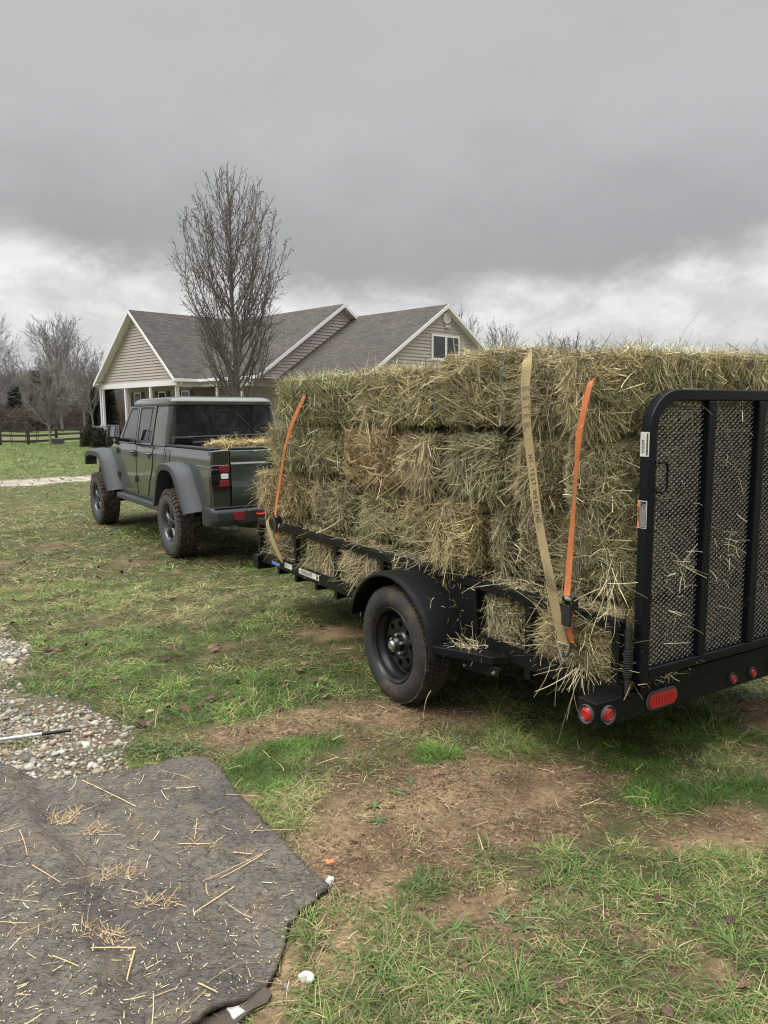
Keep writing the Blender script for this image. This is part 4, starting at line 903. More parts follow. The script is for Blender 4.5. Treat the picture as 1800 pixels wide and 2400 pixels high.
# loose straws hanging over the rail, poking through the mesh
A = Acc(); g_ = np.random.default_rng(5)
def spray(c, n, spread, dirm, Lr, Wr, sc=.6, pal=(3, 4, 0, 6), curl=.3):
    P = np.array(c)+g_.normal(0, 1, (n, 3))*spread; D = norm(np.array(dirm)+g_.normal(0, sc, (n, 3))); col = HC[g_.choice(pal, n)]*g_.uniform(.85, 1.35, n)[:, None]
    cu = g_.normal(0, curl, (n, 3)); cu[:, 2] -= .25; A.add(*ribbons(P, D, norm(g_.normal(0, 1, (n, 3))+np.array([-1., -1, .3])), g_.uniform(*Lr, n), g_.uniform(*Wr, n), cu, col, 5, .6))
for s in np.arange(.15, 3.9, .10): spray((.075, s, .850), int(30/(1+.3*s)), (.02, .05, .010), (-.05, 0, .1), (.03, .08), (.002, .0035), .8)
for s in np.arange(.1, 3.95, .06): spray((.065, s, .545), 12 if not 1.15 < s < 2.0 else 2, (.02, .05, .015), (-.4, 0, -.2), (.03, .09), (.0018, .0035), .8)
for s in np.arange(.2, 3.0, .33): spray((.015, s, .835), 2, (.015, .06, .006), (-.5, 0, -.1), (.05, .13), (.002, .0035), .6, (4, 3))
spray((-.0, .25, .56), 40, (.02, .07, .03), (-.3, -.15, -.75), (.05, .13), (.002, .0035), .4, (4, 3, 0)); spray((-.01, .20, .57), 8, (.01, .03, .02), (-.3, .5, -.8), (.16, .24), (.003, .0035), .2, (4,))
spray((-.0, .09, 1.06), 36, (.015, .02, .10), (-.2, -.4, -.3), (.05, .12), (.002, .0035), .5); spray((-.0, .08, .96), 12, (.01, .02, .05), (-.3, -.5, -.5), (.08, .16), (.002, .0035), .35, (4, 3))
spray((.0, 1.62, .83), 16, (.01, .10, .01), (-.6, 0, -.3), (.05, .12), (.002, .004), .5, (4, 3)); spray((-.10, 1.25, .52), 90, (.03, .03, .10), (-.4, -.1, -.5), (.05, .12), (.002, .004), .6, (3, 6, 0)); spray((-.05, .97, .478), 130, (.045, .06, .006), (.1, .6, .05), (.04, .10), (.0015, .003), .5, (3, 6, 4))
for _ in range(60): spray((g_.uniform(.15, 1.7), -.035, g_.uniform(.68, 1.65)), int(g_.integers(1, 3)), (.02, .006, .02), (0, -.2, 0), (.03, .09), (.0018, .004), .9, (4, 3, 0))
spray((.30, -.035, 1.02), 34, (.05, .006, .04), (0, -.1, 0), (.04, .10), (.002, .004), .9, (4, 3)); spray((.66, -.035, 1.05), 24, (.04, .006, .05), (0, -.1, 0), (.04, .10), (.002, .004), .9, (4, 3)); spray((.25, -.03, .545), 40, (.10, .01, .003), (1, 0, 0), (.02, .06), (.0015, .003), .5, (3, 6))
for s in np.arange(-.05, 3.5, .05): spray((.02+g_.uniform(-.03, .3), s, 2.0 if s < .0 or s > .5 else 1.985), 4, (.05, .03, .012), (-.2, 0, .3), (.02, .07), (.002, .0038), .7, (0, 3, 4, 2))
for x in np.arange(.05, 1.8, .06): spray((x, .04, 1.985), 5, (.03, .02, .012), (0, -.2, .3), (.02, .07), (.002, .0038), .7, (0, 3, 4, 1))
for s, t in ((.2, .2), (.02, .3), (-.05, .75), (.0, 1.0), (.1, .5)): spray((t, s, 2.0), 3, (.03, .03, .01), (0, 0, 1), (.06, .13), (.002, .0035), .6, (5, 5, 1), .5)
o = A.build('loose_hay', [M_hay]); o.location = (TO[0], TO[1], 0); o.rotation_euler = (0, 0, TYAW); tag(o, 'loose hay hanging over the rail and caught in the tailgate mesh', kind='stuff')
# two bales in the truck bed
for k_, (s_, t_) in enumerate(((-.32, .82), (-.32, 1.42))):
    bale((s_, t_+.0, 1.235), (.95, .58, .34), ('yellow bale lying in the truck bed, the one nearer the left side' if k_ == 0 else 'yellow bale lying in the truck bed, on its right side'), (1.35, 1.22, .95), dens=3000, wk=2.0, faces=('L', 'R', 'T'), origin=KO, yaw=KYAW, seed=90+k_, group='bales in the truck bed', fringe=.5)
bale((-.32, .75, .99), (.95, .9, .2), 'bale under the yellow ones in the truck bed', dens=400, wk=2, faces=('L',), origin=KO, yaw=KYAW, seed=97, group='bales in the truck bed')

# ================================================================== STRAPS
def strap(name, pts, w_, m, label, twist=None, parent=None, off=.0, cat='strap'):
    """pts: (s, z, t) in trailer space; webbing lies against the load, its width along s"""
    P = [Vector((p[2], p[0], p[1])) for p in pts]; Q_ = []
    for i in range(len(P)-1):
        for k_ in range(6): Q_.append(P[i].lerp(P[i+1], k_/6))
    Q_.append(P[-1]); S = Q_[:]
    for _ in range(3): S = [S[0]]+[(S[i-1]+S[i]*2+S[i+1])/4 for i in range(1, len(S)-1)]+[S[-1]]
    secs = []; ww = w_ if isinstance(w_, (list, tuple)) else [w_, w_]
    for i, p in enumerate(S):
        d = (S[min(i+1, len(S)-1)]-S[max(i-1, 0)]).normalized(); tw = 0 if twist is None else np.interp(i/(len(S)-1), np.linspace(0, 1, len(twist)), twist)
        sdv = d.cross(Vector((1, 0, 0))).normalized(); nv = sdv.cross(d).normalized(); sdv = sdv*math.cos(tw)+nv*math.sin(tw); nv = sdv.cross(d).normalized()
        wi = np.interp(i/(len(S)-1), np.linspace(0, 1, len(ww)), ww); h = wi/2; th = .0013
        secs.append([tuple(p+sdv*a*h+nv*b*th) for a, b in ((-1, -1), (1, -1), (1, 1), (-1, 1))])
    return MB().loft(secs, True, True).build(name, m, parent, smooth=False), S
def ratchet(parent, s, t, z, k=1.):
    r_ = MB()
    for ds in (-.022, .022): r_.prism([(z-.035, t-.0) for _ in ()] or [(s+ds-.002, z-.045), (s+ds+.002, z-.045), (s+ds+.002, z+.012), (s+ds-.002, z+.012)], t-.035, t+.004, 'x')
    rr = r_.build('ratchet', M_plast, parent, bevel=.001)
    MB().tube([(t-.028, s-.026, z+.004), (t-.028, s+.026, z+.004)], .010, 12).build('spool', M_chrome, rr, smooth=True)
    for ds in (-.027, .027): MB().lathe([(-.004, .001), (-.004, .016), (.004, .016), (.004, .001)], 14, 'y', (t-.028, s+ds, z+.004)).build('ratchet_wheel', M_plast, rr, smooth='auto')
    h_ = MB().prism([(s-.024, z-.115), (s+.024, z-.115), (s+.028, z-.05), (s+.025, z-.02), (s-.025, z-.02), (s-.028, z-.05)], t-.050, t-.038, 'x')
    for i in range(5): h_.box(t-.053, t-.0502, s-.02, s+.02, z-.108+i*.011, z-.103+i*.011)
    h_.build('ratchet_handle', M_plast, rr, bevel=.003)
def strap_root(name, label): return empty(name, (TO[0], TO[1], 0), TYAW, label, 'strap', 'tie-down straps over the load')
r1 = strap_root('ratchet_strap', 'orange ratchet strap near the tailgate, right of the tan one')
strap('webbing', [(.179, 1.868, -.0), (.155, 1.845, -.07), (.175, 1.726, -.085), (.198, 1.62, -.085), (.206, 1.543, -.085), (.218, 1.319, -.085), (.229, 1.091, -.09), (.229, .938, -.10), (.223, .906, -.11)], [.010, .030, .034, .028, .012, .024, .034, .036], M_orange, '', [0, 0, 0, .3, .9, .5, .1, 0], r1)
ratchet(r1, .228, -.06, .885)
strap('tail', [(.226, .84, -.09), (.227, .82, -.085), (.233, .759, -.08), (.242, .70, -.065), (.245, .683, -.06)], [.035, .030, .02, .035, .04], M_orange, '', [.3, .8, .2], r1)
MB().tube([(-.06, .245, .68), (-.065, .235, .650), (-.075, .24, .625), (-.08, .26, .615), (-.07, .28, .63)], .005, 8).build('hook', M_plast, r1, smooth=True)
r2 = strap_root('ratchet_strap', 'orange ratchet strap at the front end of the load')
strap('webbing', [(3.066, 1.880, .03), (2.978, 1.855, -.03), (3.065, 1.733, -.055), (3.162, 1.621, -.065), (3.253, 1.457, -.075), (3.343, 1.221, -.08), (3.417, 1.012, -.085), (3.425, .916, -.095)], [.012, .044, .046, .022, .036, .038], M_orange, '', [0, 0, .3, 0], r2)
ratchet(r2, 3.43, -.05, .895)
strap('tail', [(3.44, .84, -.075), (3.44, .82, -.08), (3.426, .77, -.08), (3.435, .716, -.07)], [.03, .04, .055], M_orange, '', [.4, .1], r2)
r4 = strap_root('webbing_strap', 'short tan webbing end hanging from the front ratchet over the rail')
strap('webbing', [(3.66, .875, -.04), (3.64, .84, -.08), (3.54, .68, -.07), (3.46, .55, -.04), (3.45, .52, -.03)], [.045, .05, .045, .012], M_tan, '', [0, .2, .3], r4)
r3 = strap_root('webbing_strap', 'wide worn tan webbing strap printed HI-TEST WEBBING')
tp = [(.86, 2.015, .30), (.72, 2.012, .09), (.62, 2.0, .01), (.572, 1.975, -.045), (.545, 1.93, -.075), (.543, 1.847, -.085), (.532, 1.75, -.088), (.521, 1.65, -.09), (.476, 1.454, -.095), (.422, 1.222, -.10), (.371, 1.091, -.11), (.327, .98, -.115), (.297, .826, -.10), (.268, .690, -.083), (.264, .672, -.08)]
ws_, S3 = strap('webbing', tp, [.045, .045, .045, .050, .056, .058, .056, .055, .055, .056, .058, .056, .052], M_tan, '', [0, .1, .4, 0, 0, 0, 0, 0, .1], r3)
S3 = [Vector(p) for p in S3]; cum = [0]
for i in range(1, len(S3)): cum.append(cum[-1]+(S3[i]-S3[i-1]).length)
def letter(ch, z_, size, m, bold=False):
    i = min(range(1, len(S3)-1), key=lambda k: abs(S3[k].z-z_)); a, b = (S3[i], S3[i+1]) if S3[i].z > z_ else (S3[i-1], S3[i]); p = a.lerp(b, (a.z-z_)/max(a.z-b.z, 1e-6)); d = (S3[i+1]-S3[i-1]).normalized()
    sdv = d.cross(Vector((1, 0, 0))).normalized(); nv = sdv.cross(d).normalized()
    if nv.x > 0: nv = -nv
    yv = nv.cross(d); M = Matrix((d, yv*1.35, nv)).transposed().to_4x4(); M.translation = p+nv*.0022
    text_mesh(ch, size, m, 'letter', ws_, M, bold)
z_ = 1.512
for ch in 'HI-TEST WEBBING': 
    if ch != ' ': letter(ch, z_, .029, M_wink)
    z_ -= .0205 if ch != 'W' else .0235
z_ = 1.825
for ch in 'ESTER': letter(ch, z_, .046, M_wink2, True); z_ -= .042
hk = MB().tube([(-.087, .300, .675), (-.084, .285, .635), (-.081, .264, .592), (-.078, .256, .61), (-.075, .245, .64), (-.073, .236, .672)], .0045, 8).tube([(-.087, .30, .675), (-.073, .236, .675)], .0045, 8).build('hook', M_chrome, r3, smooth=True)

# ================================================================== PICKUP TRUCK
TK = empty('pickup_truck', (KO[0], KO[1], 0), KYAW, 'dark olive green crew cab pickup truck with muddy off-road tyres, hitched to the trailer', 'pickup truck')
CX = .96
def mir(x): return 2*CX-x
X0 = .155                                   # left body side
# lower cab tub
def both(fn):
    for sgn in (1, -1): fn(lambda x: x if sgn == 1 else mir(x))
cab = MB().prism([(.62, .60), (.56, .80), (.56, 1.33), (2.66, 1.33), (3.0, 1.29), (3.0, .62), (2.7, .56), (1.2, .56), (.95, .62)], X0+.006, mir(X0+.006), 'x').build('cab', M_paint, TK, bevel=.012, seg=3)
# greenhouse (hard top with tumblehome)
def sec(x0, z, y0, y1, r=.05):
    x1 = mir(x0); P = []
    for cx, cy, a0 in ((x1-r, y1-r, 0), (x0+r, y1-r, 90), (x0+r, y0+r, 180), (x1-r, y0+r, 270)):
        for k in range(5): a = R(a0+22.5*k); P.append((cx+r*math.cos(a), cy+r*math.sin(a), z))
    return P
def zs(z): return 1.325+(z-1.325)*1.07
def sec0(x0, z, y0, y1, r=.05): return sec(x0, zs(z), y0, y1, r)
top = MB().loft([sec0(.165, 1.325, .475, 2.68), sec0(.185, 1.45, .480, 2.55), sec0(.225, 1.66, .490, 2.28), sec0(.255, 1.80, .497, 2.08)], True, False)
top.build('cab_pillars', M_paint, TK, smooth='auto')
roof = MB().loft([sec0(.258, 1.800, .475, 2.09, .07), sec0(.250, 1.812, .462, 2.10, .08), sec0(.252, 1.85, .462, 2.085, .09), sec0(.275, 1.882, .49, 2.05, .10), sec0(.34, 1.903, .56, 1.97, .10), sec0(.50, 1.915, .75, 1.8, .1)], True, True).build('roof', M_paint, TK, smooth=True)
MB().box(.24, .262, .52, 2.06, 1.829, 1.839).build('drip_rail', M_plast, TK)
# windows follow the leaning side: x = X(z)
def xs_(z): return float(np.interp(z, [1.325, 1.459, 1.683, 1.833], [.165, .185, .225, .255]))
def sidewin(pts, off, m, name, parent, th=.004, bev=0):
    vs = [(xs_(z)-off, y, z) for y, z in pts]+[(xs_(z)-off+th, y, z) for y, z in pts]; n = len(pts)
    return MB()._add(vs, [tuple(range(n)), tuple(range(2*n-1, n-1, -1))]+[(i, i+n, (i+1) % n+n, (i+1) % n) for i in range(n)]).build(name, m, parent)
def rnd(pts, r, n=4):
    out = []
    for i in range(len(pts)):
        p0, p, p1 = Vector(pts[i-1]), Vector(pts[i]), Vector(pts[(i+1) % len(pts)]); a = p+(p0-p).normalized()*r; b = p+(p1-p).normalized()*r
        for k in range(n+1): t = k/n; q = a*(1-t)**2+p*2*t*(1-t)+b*t*t; out.append((q.x, q.y))
    return out
fwd = rnd([(1.78, 1.822), (1.76, 1.355), (2.44, 1.375), (2.12, 1.817)], .05); rwd = rnd([(1.01, 1.822), (1.04, 1.355), (1.66, 1.35), (1.66, 1.822)], .05)
fwi = rnd([(1.81, 1.797), (1.79, 1.385), (2.39, 1.40), (2.105, 1.792)], .05); rwi = rnd([(1.04, 1.797), (1.07, 1.385), (1.63, 1.38), (1.63, 1.797)], .05)
# doors: proud panels with a window frame each
def crease(o, zc=1.235, k=.30):
    """fold the panel inwards above the shoulder line and tuck it in slightly below"""
    import bmesh
    bm = bmesh.new(); bm.from_mesh(o.data)
    for z_, in ((zc,), (zc-.018,), (.80,)): bmesh.ops.bisect_plane(bm, geom=bm.verts[:]+bm.edges[:]+bm.faces[:], plane_co=(0, 0, z_), plane_no=(0, 0, 1))
    for v in bm.verts:
        sg = 1 if v.co.x < CX else -1
        if abs(v.co.z-zc) < .001: v.co.x -= sg*.0
        if v.co.z > zc-.001: v.co.x += sg*((v.co.z-zc)*k+.004)
        if v.co.z < .80: v.co.x += sg*(.80-v.co.z)*.10
    bm.to_mesh(o.data); bm.free(); return o
def panel(pts, x0, x1, m, name, parent, bev=.008):
    return crease(MB().prism(pts, x0, x1, 'x').build(name, m, parent, bevel=bev))
crease(cab)
door_f = panel([(1.735, 1.32), (1.735, .66), (1.76, .625), (2.50, .625), (2.555, .68), (2.555, 1.29), (2.53, 1.32)], X0-.004, X0+.03, M_paint, 'front_door', TK)
door_r = panel([(1.705, 1.32), (1.705, .655), (1.68, .620), (1.33, .620), (1.27, .66), (1.03, 1.02), (1.00, 1.10), (1.00, 1.32)], X0-.004, X0+.03, M_paint, 'rear_door', TK)
panel([(1.00, 1.338), (1.0, 1.322), (2.60, 1.322), (2.60, 1.338)], X0+.016, X0+.045, M_paint, 'belt_moulding', TK, .004)
# window frame on each door: ring between two outlines
for ring_o, ring_i, dp in ((rnd([(1.735, 1.838), (1.735, 1.325), (2.56, 1.325), (2.15, 1.838)], .04), fwd, door_f), (rnd([(.97, 1.838), (1.00, 1.325), (1.705, 1.325), (1.705, 1.838)], .04), rwd, door_r)):
    n = len(ring_o); secs = [[(xs_(z)+o_, y, z) for y, z in rg] for rg, o_ in ((ring_o, .004), (ring_o, -.014), (ring_i, -.014), (ring_i, .003))]
    MB().loft(secs, True).build('window_frame', M_paint, dp)
for od, ip, dp in ((fwd, fwi, door_f), (rwd, rwi, door_r)):
    secs = [[(xs_(z)+o_, y, z) for y, z in rg] for rg, o_ in ((od, -.004), (od, -.012), (ip, -.008), (ip, .0))]; MB().loft(secs, True).build('window_seal', M_plast, dp); sidewin(ip, .006, M_glass, 'window', dp)
sidewin([(1.165, 1.797), (1.15, 1.797), (1.175, 1.385), (1.19, 1.385)], .0105, M_plast, 'divider', door_r)
for y, z, dp in ((1.86, 1.19, door_f), (1.12, 1.185, door_r)):
    hb = MB().lathe([(-.001, .001), (-.003, .045), (.004, .050)], 20, 'x', (X0-.006, y, z)); hb.build('handle_cup', M_plast, dp, smooth='auto')
    MB().tube([(X0-.010, y+.09, z+.018), (X0-.035, y+.07, z+.02), (X0-.040, y, z+.022), (X0-.035, y-.06, z+.02), (X0-.010, y-.08, z+.018)], [.011, .015, .017, .015, .011], 10).build('handle', M_paint, dp, smooth=True)
for y, z, dp in ((2.60, 1.20, door_f), (2.60, .86, door_f), (1.72, 1.19, door_r), (1.72, .84, door_r)):
    MB().tube([(X0-.022, y, z-.045), (X0-.022, y, z+.045)], .015, 8).box(X0-.018, X0+.004, y-.055, y+.05, z-.030, z+.030).build('hinge', M_paint, dp, bevel=.006)
# rear window and slider
def rearwin(x0, x1, z0, z1, r, off, m, name, par, ring=None):
    pts = rnd([(x1, z1), (x0, z1), (x0, z0), (x1, z0)], r); ys = lambda z: float(np.interp(z, [1.325, 1.459, 1.683, 1.833], [.475, .480, .490, .497]))-off
    if ring:
        pi = rnd([(x1-ring, z1-ring), (x0+ring, z1-ring), (x0+ring, z0+ring), (x1-ring, z0+ring)], max(r-ring, .01))
        return MB().loft([[(x, ys(z)+o_, z) for x, z in q] for q, o_ in ((pts, .003), (pts, -.007), (pi, -.007), (pi, .001))], True).build(name, m, par)
    n = len(pts); return MB()._add([(x, ys(z), z) for x, z in pts]+[(x, ys(z)+.004, z) for x, z in pts], [tuple(range(n))[::-1], tuple(range(n, 2*n))]+[(i, i+n, (i+1) % n+n, (i+1) % n) for i in range(n)]).build(name, m, par)
rw = rearwin(.315, mir(.315), 1.42, 1.838, .06, .006, M_glass, 'rear_window', TK); rearwin(.30, mir(.30), 1.405, 1.850, .07, .004, M_plast, 'window_seal', rw, .018)
rearwin(.80, 1.14, 1.52, 1.77, .03, .009, M_plast, 'slider_frame', rw, .010)
# windscreen
MB()._add([(.27, 2.60, 1.36), (mir(.27), 2.60, 1.36), (mir(.34), 2.115, 1.82), (.34, 2.115, 1.82)], [(0, 1, 2, 3)]).build('windscreen', M_glass, TK)
# hood, grille, front
MB().loft([[(CX-w_, y, 1.14), (CX-w_, y, z-.05), (CX-w_+.06, y, z), (CX+w_-.06, y, z), (CX+w_, y, z-.05), (CX+w_, y, 1.14)] for y, w_, z in ((2.62, .70, 1.315), (3.0, .68, 1.31), (3.5, .62, 1.29), (4.02, .56, 1.25), (4.10, .55, 1.20))], True, True).build('hood', M_paint, TK, smooth='auto')
MB().box(.42, mir(.42), 2.9, 4.12, .62, 1.20).build('front_clip', M_plast, TK, bevel=.02); MB().box(.16, .47, 2.62, 3.0, .62, 1.27).box(mir(.47), mir(.16), 2.62, 3.0, .62, 1.27).build('cowl_side', M_paint, TK, bevel=.02)
MB().box(.46, mir(.46), 4.12, 4.16, .78, 1.18).build('grille', M_paint, TK, bevel=.01); MB().box(.15, mir(.15), 4.16, 4.40, .52, .76).build('front_bumper', M_plast, TK, bevel=.03)
MB().tube([(.17, 2.75, 1.31), (.20, 2.98, 1.345), (.30, 3.12, 1.345), (.36, 3.15, 1.28)], .03, 8).build('wiper_cowl', M_plast, TK, smooth=True)
# side rocker / step
def rocker(f):
    MB().bar((f(.12), .42, .535), (f(.12), 2.50, .555), .11, .075).build('rock_rail', M_flare, TK, bevel=.015)
both(rocker)
# bed: side panels, pillars, tailgate
def bedside(f):
    P = [(.515, .60), (.515, 1.325), (-1.00, 1.325), (-1.06, 1.29), (-1.07, .62), (-.86, .58), (-.62, .60), (-.52, .98), (-.30, 1.09), (.12, 1.09), (.34, .98), (.44, .60)]
    o = MB().prism(P, f(X0-.003), f(X0+.045), 'x').build('bed_side', M_paint, TK, bevel=.012, seg=3); crease(o)
    MB().box(min(f(.20), f(.27)), max(f(.20), f(.27)), -1.04, .50, .62, 1.328).build('bed_wall', M_under, TK)
    MB().box(min(f(.175), f(.285)), max(f(.175), f(.285)), -1.05, .50, 1.3265, 1.352).build('rail_cap', M_plast, TK, bevel=.008)
    MB().prism([(-.60, 1.135), (-.66, 1.155), (-1.02, 1.15), (-1.045, 1.10), (-1.05, .66), (-.84, .64), (-.66, 1.02)], f(X0-.014), f(X0+.01), 'x').build('quarter_bulge', M_paint, TK, bevel=.012, seg=3)
    MB().prism([(X, z) for X, z in ((f(X0-.0), .62), (f(X0+.012), 1.325), (f(.378), 1.335), (f(.378), .62))], -1.075, -.96, 'y').build('corner_pillar', M_paint, TK, bevel=.02, seg=3)
    tl = MB().prism(rnd([(f(.150), 1.170), (f(.150), .905), (f(.366), .905), (f(.366), 1.170)], .02), -1.105, -1.0, 'y').build('tail_light', M_redd, TK, bevel=.014, seg=3)
    MB().box(min(f(.143), f(.235)), max(f(.143), f(.235)), -1.1085, -.985, .945, 1.125).build('smoked_cover', M_glass, tl, bevel=.012)
    MB().prism(rnd([(f(.228), 1.150), (f(.245), 1.085), (f(.345), 1.085), (f(.348), 1.150)], .012), -1.114, -1.10, 'y').build('upper_lens', M_redm, tl, bevel=.006)
    MB().prism(rnd([(f(.245), 1.000), (f(.228), .930), (f(.348), .930), (f(.345), 1.000)], .012), -1.114, -1.10, 'y').build('lower_lens', M_redm, tl, bevel=.006)
    MB().prism(rnd([(f(.252), 1.072), (f(.255), 1.014), (f(.338), 1.014), (f(.338), 1.072)], .008), -1.1165, -1.10, 'y').build('reverse_lens', M_white, tl, bevel=.004)
both(bedside)
tg = MB().prism([(-1.085, .70), (-1.098, .73), (-1.098, .93), (-1.088, .945), (-1.088, 1.17), (-1.070, 1.19), (-1.070, 1.31), (-1.06, 1.325), (-.99, 1.325), (-.99, .70)], .384, mir(.384), 'x').build('tailgate', M_paint, TK, bevel=.008, seg=2)
MB().box(.39, mir(.39), -1.06, -.985, 1.3265, 1.350).build('rail_cap', M_plast, tg, bevel=.008)
MB().prism([(.80, 1.20), (.80, 1.10), (1.12, 1.10), (1.12, 1.20)], -1.094, -1.0885, 'y').build('handle', M_plast, tg, bevel=.004)
MB().box(.21, mir(.21), -.98, .50, .80, .845).box(.21, mir(.21), .455, .508, .845, 1.33).build('bed_floor', M_under, TK)
fd_ = MB(); ring = [(X0-.0052, .36+.085*math.cos(a), 1.21+.085*math.sin(a)) for a in np.linspace(0, 2*math.pi, 33)]; fd_.tube(ring, .0035, 5, False).build('fuel_door', M_plast, TK)
# folded soft cover against the cab
m_ = MB()
for k, (a, b) in enumerate(((1.362, 1.386), (1.388, 1.412), (1.414, 1.445))): m_.prism(rnd([(.30-.02*k, a), (.30-.02*k, b), (.52+.01*k, b), (.54, a)], .009), .22, .46, 'x')
m_.build('folded_cover', M_plast, TK, bevel=.004)
MB().tube([(.23, .40, 1.43), (mir(.23), .40, 1.45)], .016, 10).tube([(.42, .36, 1.36), (mir(.42), .36, 1.385)], .02, 8).tube([(.30, .36, 1.40), (.42, .33, 1.40), (.46, .36, 1.36)], .014, 8).build('cover_bow', M_plast, TK, smooth=True)
# flares
def flare(name, lip, body, ret):
    def mk(f):
        xl = [f(x) for x in (X0+.02, X0-.012, -.008, -.022, -.018, .03, X0)]
        secs = []
        for (ly, lz), (by, bz), (ry, rz) in zip(lip, body, ret):
            def mixp(a, b, t): return (a[0]*(1-t)+b[0]*t, a[1]*(1-t)+b[1]*t)
            p1 = mixp((ly, lz), (by, bz), 1.); p2 = mixp((ly, lz), (by, bz), .30)
            secs.append([(xl[0], p1[0], p1[1]), (xl[1], p1[0], p1[1]), (xl[2], p2[0], p2[1]), (xl[3], ly*.85+p2[0]*.15, lz*.85+p2[1]*.15), (xl[4], ry, rz), (xl[5], ry*.98+by*.02, rz), (xl[6], ry, rz)])
        MB().loft(secs, True, True).build(name, M_flare, TK, smooth='auto')
    both(mk)
def densify(P, n=4):
    out = []
    for i in range(len(P)-1):
        for k in range(n): t = k/n; out.append((P[i][0]*(1-t)+P[i+1][0]*t, P[i][1]*(1-t)+P[i+1][1]*t))
    out.append(P[-1]); S = out[:]
    for _ in range(2): S = [S[0]]+[((S[i-1][0]+S[i][0]*2+S[i+1][0])/4, (S[i-1][1]+S[i][1]*2+S[i+1][1])/4) for i in range(1, len(S)-1)]+[S[-1]]
    return S
flare('rear_flare', densify([(.500, .58), (.40, .83), (.30, 1.045), (.17, 1.125), (-.15, 1.135), (-.33, 1.06), (-.47, .85), (-.64, .59)]),
      densify([(.52, .58), (.43, .84), (.33, 1.07), (.19, 1.16), (-.17, 1.17), (-.44, 1.12), (-.62, .88), (-.80, .64)]), densify([(.445, .60), (.35, .82), (.25, 1.0), (.12, 1.06), (-.14, 1.07), (-.28, 1.00), (-.43, .80), (-.60, .60)]))
flare('front_flare', densify([(4.02, .93), (4.02, 1.08), (3.90, 1.15), (3.55, 1.165), (3.15, 1.155), (3.0, 1.06), (2.85, .86), (2.66, .60)]),
      densify([(4.05, .93), (4.05, 1.10), (3.92, 1.19), (3.5, 1.215), (3.05, 1.20), (2.86, 1.10), (2.68, .88), (2.50, .635)]), densify([(3.97, .93), (3.96, 1.03), (3.84, 1.085), (3.55, 1.10), (3.22, 1.09), (3.07, 1.0), (2.93, .82), (2.73, .61)]))
def liners(f):
    for c in (0, 3.487): MB().prism([(c+.47*math.cos(a), .55+.52*math.sin(a)) for a in np.linspace(0, math.pi, 13)], f(.16), f(.42), 'x').build('wheel_well', M_under, TK)
both(liners)
# rear bumper
bp = rnd([(-1.00, .70), (-1.17, .70), (-1.205, .655), (-1.20, .56), (-1.16, .495), (-1.0, .50)], .02)
def bsec(x, k=0): return [(x, y+k, z) for y, z in bp]
rbp = MB().loft([bsec(.10, .10), bsec(.115, .04), bsec(.16, .0), bsec(.55, -.0), bsec(mir(.55), 0), bsec(mir(.16), 0), bsec(mir(.115), .04), bsec(mir(.10), .10)], True, True).build('rear_bumper', M_bump, TK, smooth='auto')
MB().box(.14, mir(.14), -1.19, -1.05, .7005, .708).build('bumper_step', M_plast, rbp, bevel=.004)
MB().prism(rnd([(.36, .66), (.40, .525), (.75, .535), (.75, .66)], .02), -1.2075, -1.19, 'y').build('bumper_insert', M_plast, rbp, bevel=.004)
MB().prism(rnd([(.335, .655), (.355, .565), (.475, .560), (.48, .655)], .008), -1.2135, -1.20, 'y').build('reflector', M_redm, rbp, bevel=.003)
MB().lathe([(-.002, .016), (-.004, .019), (.0, .021)], 20, 'y', (.275, -1.206, .615)).build('sensor', M_plast, rbp)
MB().tube([(.62, -1.19, .615), (.63, -1.25, .615), (.665, -1.265, .615), (.70, -1.25, .615), (.71, -1.19, .615)], .014, 8).build('tow_hook', M_redh, rbp, smooth=True)
MB().tube([(.14, -.90, .56), (.13, -1.0, .545), (.16, -1.13, .50), (.30, -1.16, .46)], .026, 10).build('corner_guard', M_flare, rbp, smooth=True)
MB().box(.90, 1.03, -1.30, -1.0, .46, .54).build('receiver', M_under, rbp, bevel=.006)
MB().lathe([(0, .02), (.05, .02), (.09, .025), (.10, .001)], 12, 'z', (.96, -1.40, .48)).box(.92, 1.0, -1.45, -1.25, .465, .485).build('hitch_ball', M_chrome, rbp, smooth='auto')
# underside
m_ = MB().box(.40, .50, -1.0, 4.1, .50, .60).box(mir(.50), mir(.40), -1.0, 4.1, .50, .60).box(.3, mir(.3), .6, 2.9, .46, .58)
for c in (0, 3.487): m_.tube([(.2, c, .40), (mir(.2), c, .40)], .05, 10); m_.tube([(.35, c-.25, .55), (.35, c, .42), (.35, c+.3, .56)], .03, 6)
m_.build('chassis', M_under, TK)
MB().lathe([(.0, .22), (.0, .36), (.05, .40), (.18, .40), (.22, .36), (.22, .22)], 36, 'z', (CX+.05, -.62, .40), True).build('spare_tyre', M_rubm, TK, smooth='auto')
MB().tube([(1.35, -.9, .45), (1.35, -1.12, .44)], .03, 10).build('exhaust', M_under, TK)
